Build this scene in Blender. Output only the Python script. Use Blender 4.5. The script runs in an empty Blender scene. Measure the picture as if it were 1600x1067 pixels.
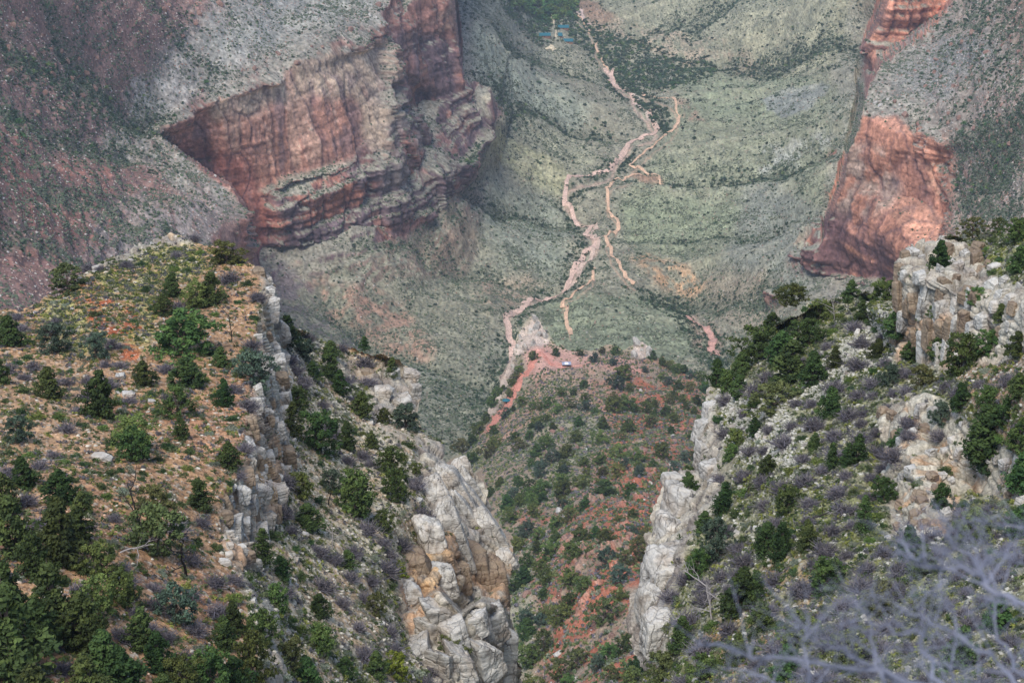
HAZE = .00006; EXPO = 1.15
import bpy, math, random
import numpy as np
from mathutils import Vector, Matrix
from mathutils.geometry import delaunay_2d_cdt
random.seed(7)
RNG = np.random.default_rng(11)
scene = bpy.context.scene
COL = scene.collection
# ------------------------------------------------------------------ camera maths (metres, camera near the canyon rim)
F = 1600*70/36.0; PITCH = math.radians(26)
CP, SP = math.cos(PITCH), math.sin(PITCH)
def ray(u, v):
    xc = (np.asarray(u, float)-800)/F; yc = (533.5-np.asarray(v, float))/F
    return xc, CP+yc*SP, -SP+yc*CP
def at(u, v, Y):                                  # point on the sight line of (u,v) at northing Y
    x, y, z = ray(u, v); t = Y/y
    return np.array([x*t, y*t, z*t])
def proj(P):
    P = np.asarray(P, float)
    t = P[..., 1]*CP - P[..., 2]*SP
    up = P[..., 1]*SP + P[..., 2]*CP
    return 800+F*P[..., 0]/t, 533.5-F*up/t, t
# ------------------------------------------------------------------ noise
def _u(i): return i.astype(np.int64).astype(np.uint32)
K1, K2, K3, K4, K5 = (np.uint32(k) for k in (374761393, 668265263, 2147483629, 1274126177, 2246822519))
def _mix(h):
    h = (h ^ (h >> np.uint32(13)))*K4
    h = (h ^ (h >> np.uint32(16)))*K5
    return h ^ (h >> np.uint32(15))
def vn(p, seed=0):
    p = np.asarray(p, np.float32)
    f = np.floor(p); i = f.astype(np.int32).astype(np.uint32); w = p-f; w = w*w*w*(w*(w*6-15)+10)
    one = np.uint32(1); sd = np.uint32((seed*1274126177) & 0xFFFFFFFF)
    X = (i[..., 0]*K1, (i[..., 0]+one)*K1); Y = (i[..., 1]*K2, (i[..., 1]+one)*K2); Z = (i[..., 2]*K3+sd, (i[..., 2]+one)*K3+sd)
    g = lambda a, b, c: _mix(X[a]+Y[b]+Z[c]).astype(np.float32)*np.float32(2/4294967295.0)
    wx, wy, wz = w[..., 0], w[..., 1], w[..., 2]
    L = lambda a, b, t: a+(b-a)*t
    return L(L(L(g(0,0,0), g(1,0,0), wx), L(g(0,1,0), g(1,1,0), wx), wy), L(L(g(0,0,1), g(1,0,1), wx), L(g(0,1,1), g(1,1,1), wx), wy), wz)-1
def fbm(p, octs=4, seed=0, gain=.5, ridged=False):
    a, s, r = 1., 0., 0
    q = p
    for o in range(octs):
        n = vn(q, seed+o*17)
        if ridged: n = 1-2*np.abs(n)
        r = r+a*n; s += a; a *= gain; q = q*2.03+31.7
    return r/s
def worley(p, seed=0, jit=.9):
    p = np.asarray(p, np.float32)
    f = np.floor(p); fr = p-f; i = f.astype(np.int32).astype(np.uint32); sd = np.uint32((seed*1274126177) & 0xFFFFFFFF)
    F1 = np.full(p.shape[:-1], 9., np.float32); F2 = F1.copy(); ID = np.zeros(p.shape[:-1], np.uint32)
    j = np.float32(jit/1023.); o = np.float32(.5-jit*.5); M = np.uint32(1023)
    for dx in (-1, 0, 1):
        hx = (i[..., 0]+np.uint32(dx & 0xFFFFFFFF))*K1
        for dy in (-1, 0, 1):
            hy = hx+(i[..., 1]+np.uint32(dy & 0xFFFFFFFF))*K2
            for dz in (-1, 0, 1):
                h = _mix(hy+(i[..., 2]+np.uint32(dz & 0xFFFFFFFF))*K3+sd)
                d = (dx+o+(h & M)*j-fr[..., 0])**2+(dy+o+((h >> np.uint32(10)) & M)*j-fr[..., 1])**2+(dz+o+((h >> np.uint32(20)) & M)*j-fr[..., 2])**2
                d = d.astype(np.float32); m = d < F1
                F2 = np.where(m, F1, np.minimum(F2, d)); ID = np.where(m, h, ID); F1 = np.where(m, d, F1)
    return np.sqrt(F1), np.sqrt(F2), ((ID*K2) >> np.uint32(8)).astype(np.float32)/16777216.
def S3(p, a, b=None, c=None):
    b = a if b is None else b; c = a if c is None else c
    return p*np.array([1./a, 1./b, 1./c])
def sstep(a, b, x):
    t = np.clip((x-a)/(b-a), 0, 1); return t*t*(3-2*t)
def lin(r, g, b, k=1.):
    c = np.array([r, g, b])/255.
    return np.where(c <= .04045, c/12.92, ((c+.055)/1.055)**2.4)*k
# ------------------------------------------------------------------ properties
def tag(o, label=None, cat=None, group=None, kind=None):
    if label: o['label'] = label
    if cat: o['category'] = cat
    if group: o['group'] = group
    if kind: o['kind'] = kind
    return o
def link(o, parent=None):
    COL.objects.link(o)
    if parent is not None: o.parent = parent
    return o
def mesh_np(name, V, FQ, mats, smooth=True, attrs=None, parent=None, vcol=None, fmat=None):
    """V (n,3); FQ (m,3|4) int array or list of such arrays"""
    me = bpy.data.meshes.new(name)
    FQ = [f for f in (FQ if isinstance(FQ, list) else [FQ]) if len(f)]
    V = np.asarray(V, np.float32)
    me.vertices.add(len(V)); me.vertices.foreach_set('co', V.ravel())
    tot = sum(f.size for f in FQ); nf = sum(len(f) for f in FQ)
    me.loops.add(tot); me.polygons.add(nf)
    li = np.concatenate([np.asarray(f).ravel() for f in FQ]).astype(np.int32)
    cnt = np.concatenate([np.full(len(f), f.shape[1]) for f in FQ]).astype(np.int32)
    st = np.concatenate([[0], np.cumsum(cnt)[:-1]]).astype(np.int32)
    me.loops.foreach_set('vertex_index', li)
    me.polygons.foreach_set('loop_start', st)
    me.polygons.foreach_set('use_smooth', np.full(nf, smooth))
    if fmat is not None: me.polygons.foreach_set('material_index', np.asarray(fmat, np.int32))
    me.update(calc_edges=True)
    if vcol is not None:
        a = me.attributes.new('tint', 'FLOAT_COLOR', 'POINT')
        c = np.ones((len(V), 4), np.float32); c[:, :3] = vcol
        a.data.foreach_set('color', c.ravel())
    for k, arr in (attrs or {}).items():
        a = me.attributes.new(k, 'FLOAT', 'POINT'); a.data.foreach_set('value', np.asarray(arr, np.float32))
    for m in (mats if isinstance(mats, (list, tuple)) else [mats]): me.materials.append(m)
    o = bpy.data.objects.new(name, me)
    return link(o, parent)
# ------------------------------------------------------------------ materials
def nodes(name):
    m = bpy.data.materials.new(name); m.use_nodes = True
    nt = m.node_tree; nt.nodes.clear()
    out = nt.nodes.new('ShaderNodeOutputMaterial'); b = nt.nodes.new('ShaderNodeBsdfPrincipled')
    nt.links.new(b.outputs[0], out.inputs[0]); b.inputs['Roughness'].default_value = .95
    b.inputs['Specular IOR Level'].default_value = .15
    return m, nt, b
def mathn(nt, op, a, b=None, clamp=False):
    n = nt.nodes.new('ShaderNodeMath'); n.operation = op; n.use_clamp = clamp
    for i, x in enumerate((a, b)):
        if x is None: continue
        if hasattr(x, 'default_value') or hasattr(x, 'links'): nt.links.new(x, n.inputs[i])
        else: n.inputs[i].default_value = x
    return n.outputs[0]
def mixc(nt, mode, fac, a, b):
    n = nt.nodes.new('ShaderNodeMix'); n.data_type = 'RGBA'; n.blend_type = mode
    for s, x in ((n.inputs[0], fac), (n.inputs[6], a), (n.inputs[7], b)):
        if hasattr(x, 'links'): nt.links.new(x, s)
        elif isinstance(x, (int, float)): s.default_value = x
        else: s.default_value = (*x, 1)
    return n.outputs[2]
def noise(nt, scale, detail=4, vec=None, rough=.6):
    n = nt.nodes.new('ShaderNodeTexNoise'); n.inputs['Scale'].default_value = scale
    n.inputs['Detail'].default_value = detail; n.inputs['Roughness'].default_value = rough
    if vec is not None: nt.links.new(vec, n.inputs['Vector'])
    return n.outputs['Fac']
def remap(nt, x, a, b, c=0., d=1.):
    n = nt.nodes.new('ShaderNodeMapRange'); n.inputs[1].default_value = a; n.inputs[2].default_value = b
    n.inputs[3].default_value = c; n.inputs[4].default_value = d; nt.links.new(x, n.inputs[0]); return n.outputs[0]
def attr(nt, name, kind='GEOMETRY'):
    n = nt.nodes.new('ShaderNodeAttribute'); n.attribute_name = name; n.attribute_type = kind; return n
def terrain_mat(name, fine, mid, bump):
    """tint attribute = mineral colour of the ground; fine grain, stones and relief from noise"""
    m, nt, b = nodes(name)
    g = nt.nodes.new('ShaderNodeNewGeometry').outputs['Position']
    c = attr(nt, 'tint').outputs['Color']
    n1 = noise(nt, 1./fine, 5, g, .65); n2 = noise(nt, 1./mid, 4, g, .6)
    k = mathn(nt, 'MULTIPLY', remap(nt, n1, .32, .68, .58, 1.42), remap(nt, n2, .3, .7, .84, 1.16))
    kk = nt.nodes.new('ShaderNodeCombineColor')
    for i in range(3): nt.links.new(k, kk.inputs[i])
    col = mixc(nt, 'MULTIPLY', 1., c, kk.outputs[0])
    nt.links.new(col, b.inputs['Base Color'])
    bp = nt.nodes.new('ShaderNodeBump'); bp.inputs['Strength'].default_value = .7; bp.inputs['Distance'].default_value = bump
    nt.links.new(n1, bp.inputs['Height']); nt.links.new(bp.outputs[0], b.inputs['Normal'])
    return m
def leaf_mat(name, rough=.85, vary=.35, hue=.04):
    m, nt, b = nodes(name)
    c = attr(nt, 'tint').outputs['Color']
    oi = nt.nodes.new('ShaderNodeObjectInfo').outputs['Random']
    hs = nt.nodes.new('ShaderNodeHueSaturation')
    nt.links.new(c, hs.inputs['Color'])
    nt.links.new(remap(nt, oi, 0, 1, .5-hue, .5+hue), hs.inputs['Hue'])
    o2 = mathn(nt, 'FRACT', mathn(nt, 'MULTIPLY', oi, 7.31))
    nt.links.new(remap(nt, o2, 0, 1, 1-vary, 1+vary), hs.inputs['Value'])
    g = nt.nodes.new('ShaderNodeTexCoord').outputs['Object']
    n = noise(nt, 3.0, 3, g)
    kk = nt.nodes.new('ShaderNodeCombineColor')
    k = remap(nt, n, .3, .7, .75, 1.25)
    for i in range(3): nt.links.new(k, kk.inputs[i])
    nt.links.new(mixc(nt, 'MULTIPLY', 1., hs.outputs[0], kk.outputs[0]), b.inputs['Base Color'])
    b.inputs['Roughness'].default_value = rough
    return m
def plain_mat(name, rgb, rough=.8, sc=4., var=.25, metal=0., bump=.02):
    m, nt, b = nodes(name)
    g = nt.nodes.new('ShaderNodeTexCoord').outputs['Object']
    n = noise(nt, sc, 5, g)
    a = tuple(float(x)*(1-var) for x in rgb); d = tuple(min(1., float(x)*(1+var)) for x in rgb)
    nt.links.new(mixc(nt, 'MIX', remap(nt, n, .3, .7), a, d), b.inputs['Base Color'])
    b.inputs['Roughness'].default_value = rough; b.inputs['Metallic'].default_value = metal
    if bump:
        bp = nt.nodes.new('ShaderNodeBump'); bp.inputs['Distance'].default_value = bump; bp.inputs['Strength'].default_value = .6
        nt.links.new(n, bp.inputs['Height']); nt.links.new(bp.outputs[0], b.inputs['Normal'])
    return m
# ------------------------------------------------------------------ layered terrain built from surveyed control lines
def inpoly(poly, U, V):
    r = np.zeros(U.shape, bool); n = len(poly); j = n-1
    for i in range(n):
        xi, yi = poly[i]; xj, yj = poly[j]
        if yi != yj:
            c = ((yi > V) != (yj > V)) & (U < (xj-xi)*(V-yi)/(yj-yi)+xi)
            r ^= c
        j = i
    return r
def blur(a, n):
    for _ in range(n):
        b = np.pad(a, ((1, 1), (0, 0)), mode='edge'); a = (b[:-2]+2*b[1:-1]+b[2:])/4
        b = np.pad(a, ((0, 0), (1, 1)), mode='edge'); a = (b[:, :-2]+2*b[:, 1:-1]+b[:, 2:])/4
    return a
def fracline(pts, amp, rng, depth=3):
    """roughen a polyline so the rock edges break up"""
    pts = [np.array(p, float) for p in pts]
    for d in range(depth):
        out = [pts[0]]
        for a, b in zip(pts[:-1], pts[1:]):
            L = np.linalg.norm(b[:2]-a[:2])
            if L > 5:
                m = (a+b)/2; nrm = np.array([-(b-a)[1], (b-a)[0]])/max(L, 1e-6)
                m = m.copy(); m[:2] += nrm*rng.normal()*min(amp, L*.12)
                out.append(m)
            out.append(b)
        pts = out; amp *= .6
    return pts
class Layer:
    def __init__(s, name, box, step, lines, outline=None, keep=None, diffuse=6, kdis=.03, skirt=None, seed=1):
        s.name = name; s.step = step; s.u0, s.v0, u1, v1 = box
        nu = int((u1-s.u0)/step)+1; nv = int((v1-s.v0)/step)+1
        s.U, s.V = np.meshgrid(s.u0+np.arange(nu)*step, s.v0+np.arange(nv)*step)
        s.nu, s.nv = nu, nv
        rng = np.random.default_rng(seed)
        pts, edges = [], []
        for ln in lines:
            k0 = len(pts)
            for p in ln: pts.append(p)
            for k in range(len(ln)-1): edges.append((k0+k, k0+k+1))
        W = []
        for (u, v, Y) in pts:
            x, y, z = ray(u, v); W.append(y/Y)         # 1/depth is linear on a plane
        co = [Vector((p[0], p[1])) for p in pts]
        vo, eo, fo, ov, oe, of = delaunay_2d_cdt(co, edges, [], 0, 1e-4)
        Wn = []
        P2 = np.array([(p[0], p[1]) for p in pts])
        for i, q in enumerate(vo):
            if ov[i]: Wn.append(W[ov[i][0]])
            else:
                d = np.hypot(*(P2-np.array([q.x, q.y])).T); k = np.argsort(d)[:3]; ww = 1/(d[k]+1e-3)
                Wn.append(float((np.array(W)[k]*ww).sum()/ww.sum()))
        G = np.full(s.U.shape, np.nan)
        for f in fo:
            a, b, c = [np.array([vo[i].x, vo[i].y]) for i in f[:3]]; wa, wb, wc = [Wn[i] for i in f[:3]]
            lo = np.minimum(np.minimum(a, b), c); hi = np.maximum(np.maximum(a, b), c)
            i0 = max(0, int((lo[0]-s.u0)/step)); i1 = min(nu-1, int((hi[0]-s.u0)/step)+1)
            j0 = max(0, int((lo[1]-s.v0)/step)); j1 = min(nv-1, int((hi[1]-s.v0)/step)+1)
            if i1 < i0 or j1 < j0: continue
            X = s.U[j0:j1+1, i0:i1+1]; Yy = s.V[j0:j1+1, i0:i1+1]
            den = (b[1]-c[1])*(a[0]-c[0])+(c[0]-b[0])*(a[1]-c[1])
            if abs(den) < 1e-9: continue
            l1 = ((b[1]-c[1])*(X-c[0])+(c[0]-b[0])*(Yy-c[1]))/den
            l2 = ((c[1]-a[1])*(X-c[0])+(a[0]-c[0])*(Yy-c[1]))/den
            l3 = 1-l1-l2; m = (l1 >= -1e-6) & (l2 >= -1e-6) & (l3 >= -1e-6)
            G[j0:j1+1, i0:i1+1][m] = (l1*wa+l2*wb+l3*wc)[m]
        # anything beyond the surveyed hull continues at the nearest value
        bad = np.isnan(G)
        if bad.any():
            for _ in range(400):
                if not bad.any(): break
                P_ = np.pad(G, 1, constant_values=np.nan)
                st = np.stack([P_[:-2, 1:-1], P_[2:, 1:-1], P_[1:-1, :-2], P_[1:-1, 2:]])
                with np.errstate(all='ignore'):
                    import warnings; warnings.simplefilter('ignore')
                    mm = np.nanmean(st, axis=0)
                G = np.where(bad & ~np.isnan(mm), mm, G); bad = np.isnan(G)
        L = np.log(G)
        for _ in range(diffuse):
            for ax in (0, 1):
                d = np.diff(L, axis=ax); g = np.exp(-(d/kdis)**2)*.22*d
                if ax == 0: L[:-1] += g; L[1:] -= g
                else: L[:, :-1] += g; L[:, 1:] -= g
        s.t = 1/np.exp(L)
        # mesh footprint
        if outline is not None:
            poly = [tuple(p[:2]) for p in fracline(outline+[outline[0]], 3.5, rng)][:-1]
            s.poly = poly
            ins = inpoly(poly, s.U, s.V)
            cell = ins[:-1, :-1] | ins[1:, :-1] | ins[:-1, 1:] | ins[1:, 1:]
            used = np.zeros_like(ins)
            used[:-1, :-1] |= cell; used[1:, :-1] |= cell; used[:-1, 1:] |= cell; used[1:, 1:] |= cell
            mv = used & ~ins
            A = np.array(poly); B = np.roll(A, -1, axis=0)
            q = np.stack([s.U[mv], s.V[mv]], -1)[:, None, :]; AB = (B-A)[None]
            tt = np.clip(((q-A[None])*AB).sum(-1)/np.maximum((AB**2).sum(-1), 1e-9), 0, 1)
            C = A[None]+AB*tt[..., None]; dd = ((q-C)**2).sum(-1); k = dd.argmin(1)
            cc = C[np.arange(len(k)), k]
            s.U = s.U.copy(); s.V = s.V.copy()
            s.U[mv] = cc[:, 0]; s.V[mv] = cc[:, 1]
            s.cell = cell; s.used = used; s.inside = ins
        else:
            s.cell = np.ones((nv-1, nu-1), bool); s.used = np.ones((nv, nu), bool); s.inside = s.used
            s.poly = None
        s.rebuild()
        s.col = np.zeros(s.P.shape)
        s.veg = np.ones(s.U.shape)
    def rebuild(s):
        x, y, z = ray(s.U, s.V)
        s.P = np.stack([x*s.t, y*s.t, z*s.t], -1); s.normals()
        lt = np.log(s.t); j = np.zeros_like(lt)
        a = np.abs(np.diff(lt, axis=0)); j[:-1] = np.maximum(j[:-1], a); j[1:] = np.maximum(j[1:], a)
        a = np.abs(np.diff(lt, axis=1)); j[:, :-1] = np.maximum(j[:, :-1], a); j[:, 1:] = np.maximum(j[:, 1:], a)
        s.calm = 1-np.clip(blur((j > s.step*.0045).astype(float), 2)*1.6, 0, 1)      # keep relief off the folds between two cliffs
        for _ in range(3): s.N = np.stack([blur(s.N[..., k], 2) for k in range(3)], -1); s.N /= np.linalg.norm(s.N, axis=-1, keepdims=True)
    def normals(s):
        du = np.gradient(s.P, axis=1); dv = np.gradient(s.P, axis=0)
        n = np.cross(dv, du); n /= np.linalg.norm(n, axis=-1, keepdims=True)+1e-12
        s.N = np.where((n*s.P).sum(-1, keepdims=True) > 0, -n, n)
    def mask(s, poly, feather=6, warp=0., wscale=30., seed=3):
        U, V = s.U, s.V
        if warp:
            q = np.stack([U/wscale, V/wscale, np.zeros_like(U)], -1)
            U = U+warp*fbm(q, 3, seed); V = V+warp*fbm(q, 3, seed+50)
        m = inpoly(poly, U, V).astype(float)
        return blur(m, max(1, int((feather/s.step)**2/2))) if feather else m
    def paint(s, m, c):
        s.col = s.col*(1-m[..., None])+np.asarray(c)*m[..., None] if np.ndim(c) == 1 else s.col*(1-m[..., None])+c*m[..., None]
    def look(s, u, v):
        i = np.clip((np.asarray(u, float)-s.u0)/s.step, 0, s.nu-1.001); j = np.clip((np.asarray(v, float)-s.v0)/s.step, 0, s.nv-1.001)
        a = i.astype(int) if np.ndim(i) else int(i); b = j.astype(int) if np.ndim(j) else int(j)
        fi = np.asarray(i-a)[..., None]; fj = np.asarray(j-b)[..., None]
        return (s.P[b, a]*(1-fi)*(1-fj)+s.P[b, a+1]*fi*(1-fj)+s.P[b+1, a]*(1-fi)*fj+s.P[b+1, a+1]*fi*fj)
    def build(s, mat, drop=None):
        idx = -np.ones(s.U.shape, int); idx[s.used] = np.arange(s.used.sum())
        j, i = np.nonzero(s.cell)
        q = np.stack([idx[j, i], idx[j+1, i], idx[j+1, i+1], idx[j, i+1]], 1)
        V = s.P[s.used]; Cc = s.col[s.used]; faces = [q]
        if drop is not None:
            # the hidden back of the spur: carry every border edge away from the viewer and down
            e = np.concatenate([q[:, [0, 1]], q[:, [1, 2]], q[:, [2, 3]], q[:, [3, 0]]])
            key = np.sort(e, 1); k = key[:, 0].astype(np.int64)*(len(V)+1)+key[:, 1]
            un, first, cnt = np.unique(k, return_index=True, return_counts=True)
            be = e[first[cnt == 1]]
            bv = np.unique(be)
            vm = -np.ones(len(V), int); last = bv; allV = [V]; allC = [Cc]; n = len(V)
            rays = V[bv]/np.linalg.norm(V[bv], axis=1, keepdims=True)
            uu, vv, _t = proj(V[bv]); topside = (inpoly(s.poly, uu, vv+14) & inpoly(s.poly, uu, vv+30) & inpoly(s.poly, uu, vv+60)).astype(float)[:, None]
            pv = {}; ring_prev = np.arange(len(V))
            for (b_, d_) in drop:
                wob = vn(V[bv]/6.+b_, 5)[:, None]
                nv_ = V[bv]+rays*(b_*(1+.3*wob))+np.array([0, 0, -1.])*(d_*.0)
                ring = ring_prev.copy(); ring[bv] = n+np.arange(len(bv))
                allV.append(nv_); allC.append(Cc[bv]); n += len(bv)
                faces.append(np.stack([ring_prev[be[:, 1]], ring_prev[be[:, 0]], ring[be[:, 0]], ring[be[:, 1]]], 1))
                ring_prev = ring
            V = np.concatenate(allV); Cc = np.concatenate(allC)
        s.obj = mesh_np(s.name, V, faces, mat, True, vcol=np.clip(Cc, .003, .9))
        s.obj['kind'] = 'structure'
        return s.obj
def dep(v):
    _, y, z = ray(800, v); return -z/y
def D(*pts): return [(u, v, d/dep(v)) for (u, v, d) in pts]      # third number = metres below the rim
M_far = terrain_mat('canyon_slope_ground', 3.2, 26., 1.2)
M_mid = terrain_mat('red_ridge_ground', .9, 9., .5)
M_near = terrain_mat('spur_ground_and_rock', .28, 1.8, .14)
PATHS = [[(945,115),(955,125),(965,150),(985,165),(992,190),(1010,205),(1026,225),(1018,235),(990,240),(970,262),(955,290),(945,300),(915,308),(885,318),(882,330),(905,345),(925,352),(915,370),(928,395),(933,408),(915,425),(895,445),(880,460),(850,470),(822,485),(802,500),(790,515),(795,530),(803,545)],
 [(899,48),(912,58),(920,66),(924,78),(933,90),(930,100),(940,110),(950,118)],[(1078,478),(1090,495),(1104,512),(1115,530),(1110,548)],
 [(996,162),(1012,170),(1038,182),(1056,194),(1061,205),(1056,222),(1044,240),(1030,253),(1010,268),(990,282),(984,288),(1000,291),(1025,291)],
 [(1012,298),(985,307),(958,316),(946,330),(950,345),(966,362),(962,375),(950,390),(947,408),(955,430),(968,446),(985,458),(992,462)],
 [(928,445),(926,460),(912,472),(898,482),(882,487),(878,494),(884,512),(890,528),(892,540)],[(880,575),(862,572),(845,552),(838,560),(830,572),(822,590),(812,604),(802,620),(796,636),(784,648),(772,662),(758,676)],[(892,572),(910,573),(930,578)],[(861,42),(866,50),(864,60),(869,70),(868,78),(880,82)],[(851,66),(880,64),(888,80)]]
PW = [5., 2.6, 5, 3., 3., 3., 4.5, 3, 2.4, 4.5]
def path_mask(L, sel, k=1., amp=1.2):
    U = L.U+amp*fbm(np.stack([L.U/7., L.V/7., L.U*0], -1), 2, 88); V = L.V+amp*fbm(np.stack([L.U/7., L.V/7., L.U*0+9], -1), 2, 89); m = np.zeros(L.U.shape)
    for i in sel:
        w = PW[i]*k
        for a, b in zip(PATHS[i][:-1], PATHS[i][1:]):
            dx, dy = b[0]-a[0], b[1]-a[1]; tt = np.clip(((U-a[0])*dx+(V-a[1])*dy)/(dx*dx+dy*dy), 0, 1)
            m = np.maximum(m, np.clip(1.4-np.hypot(U-a[0]-tt*dx, V-a[1]-tt*dy)/w, 0, 1))
    return m
# =================================================================== far canyon
A_lines = [
 D((860,-140,985),(880,-60,968),(905,40,948),(965,150,936),(1020,225,922),(945,300,908),(882,325,902),(935,400,882),(850,470,864),(795,525,844),(760,620,812),(700,730,770)),
 D((1060,470,864),(1110,530,832),(1150,620,790),(1150,745,740)),
 D((960,490,838)), D((900,520,832)), D((1040,520,822)), D((930,590,800)),
 # west redwall: rim, base of the orange face, foot
 D((245,203,600),(262,200,600),(312,164,600),(345,158,600),(430,122,600),(470,112,600),(520,85,600),(560,60,600),(600,25,600),(612,-10,600),(640,-60,600)),
 D((404,300,702),(430,285,700),(520,264,700),(585,240,698)),
 D((408,307,706),(480,298,709),(520,290,712),(600,262,712),(622,235,712),(646,205,722)),
 D((408,336,727),(480,331,733),(520,325,737),(600,303,739),(640,272,742)),
 D((408,344,729),(480,339,736),(520,333,739),(600,311,741),(640,282,745),(684,262,748)),
 D((403,378,755),(440,384,762),(530,374,764),(600,354,768),(645,332,770),(690,302,774)),
 D((585,240,698),(600,180,672),(604,110,645),(607,50,622)),
 D((607,50,622),(640,110,676),(652,165,735)),
 D((652,165,735),(690,155,730),(718,132,724)),
 D((618,-14,604),(655,-20,612),(703,-15,622),(718,132,724)),
 D((652,165,735),(665,212,742),(684,262,748)),
 D((709,-15,776),(724,128,762),(740,140,742),(764,158,752),(772,172,757)),
 D((745,205,775),(772,198,778),(776,170,790)),
 D((735,250,783)), D((700,330,792)), D((640,420,803)), D((560,430,782)), D((430,440,770)), D((430,500,772)), D((500,560,783)),
 D((650,560,803)), D((650,480,827)), D((600,640,768)), D((780,350,862)), D((780,280,867)), D((820,420,868)), D((740,420,845)),
 D((780,0,830)), D((830,50,905)), D((740,80,772)), D((800,100,857)), D((860,150,902)), D((800,180,842)), D((900,200,908)), D((760,-120,760)),
 # plateau and talus above the west wall
 D((500,50,588)), D((450,20,582)), D((450,-125,560)), D((300,50,553)), D((300,-125,500)), D((150,0,480)), D((150,120,530)), D((0,0,420)), D((0,-125,380)),
 D((-165,-125,330)), D((-165,0,355)), D((-165,200,380)), D((0,150,440)), D((100,230,500)), D((200,180,576)), D((0,300,430)), D((-165,300,380)), D((-165,520,370)),
 D((0,430,430)), D((100,480,450)), D((200,262,562)), D((250,350,548)), D((200,400,522)), D((300,480,563)),
 # near lobe: rim, the alcove wall seen past it, its corner
 D((245,212,598),(262,232,597),(290,255,597),(318,272,597),(345,293,597),(362,302,598),(376,322,602),(388,365,627),(398,425,668),(402,475,700)),
 D((250,205,604),(271,226,641),(298,250,661),(326,268,675),(352,287,687),(369,297,695),(384,318,708),(396,362,738),(405,425,757),(413,475,762)),
 D((376,322,602),(352,348,592),(338,385,580),(330,430,585)),
 # east redwall
 D((1345,187,600),(1354,155,600),(1378,118,598),(1400,96,600),(1460,51,600),(1505,2,598),(1545,-60,595),(1580,-125,590)),
 D((1345,132,742),(1366,112,735),(1394,88,724),(1452,43,698),(1496,-5,664),(1532,-60,640)),
 D((1345,187,600),(1400,193,600),(1412,226,603),(1440,240,610),(1475,262,621),(1481,330,648),(1472,372,660),(1445,402,670)),
 D((1345,187,600),(1326,250,641),(1318,292,666),(1293,360,708),(1284,385,720),(1272,412,745)),
 D((1338,122,812),(1342,150,806),(1337,180,800),(1318,250,800),(1309,290,792),(1284,350,770)),
 D((1240,442,756),(1300,434,750),(1350,442,744),(1400,447,728),(1450,452,716)),
 D((1353,78,726),(1374,40,690),(1389,0,657),(1402,-45,622)),
 D((1340,80,836),(1362,38,826),(1376,0,812),(1388,-45,790)),
 D((1450,150,590)), D((1500,80,570)), D((1600,0,500)), D((1765,-125,420)), D((1600,150,500)), D((1600,250,540)), D((1540,330,592)), D((1600,380,538)), D((1510,300,610)),
 D((1520,200,560)), D((1765,0,430)), D((1765,300,470)), D((1765,520,460)), D((1500,420,640)),
 # valley floor and tonto slopes
 D((1100,200,892)), D((1040,250,906)), D((1150,290,881)), D((1000,330,893)), D((1250,250,852)), D((1200,180,882)), D((1285,170,848)), D((1290,110,852)),
 D((1200,112,905)), D((1130,108,926)), D((1000,92,939)), D((1000,0,912)), D((1200,0,850)), D((1200,-125,780)), D((1000,-125,860)), D((1300,-20,792)), D((1350,-125,700)),
 D((1100,330,877)), D((1200,350,842)), D((1262,330,803)), D((1050,420,861)), D((1150,420,824)), D((1200,470,787)), D((1250,520,747)), D((1300,600,692)), D((1400,520,700)),
 D((-165,805,380),(300,805,600),(600,805,720),(1200,805,640),(1765,805,380)),
]
A = Layer('canyon_terrain', (-160,-120,1760,800), 2., A_lines, diffuse=40, kdis=.004)
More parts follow.
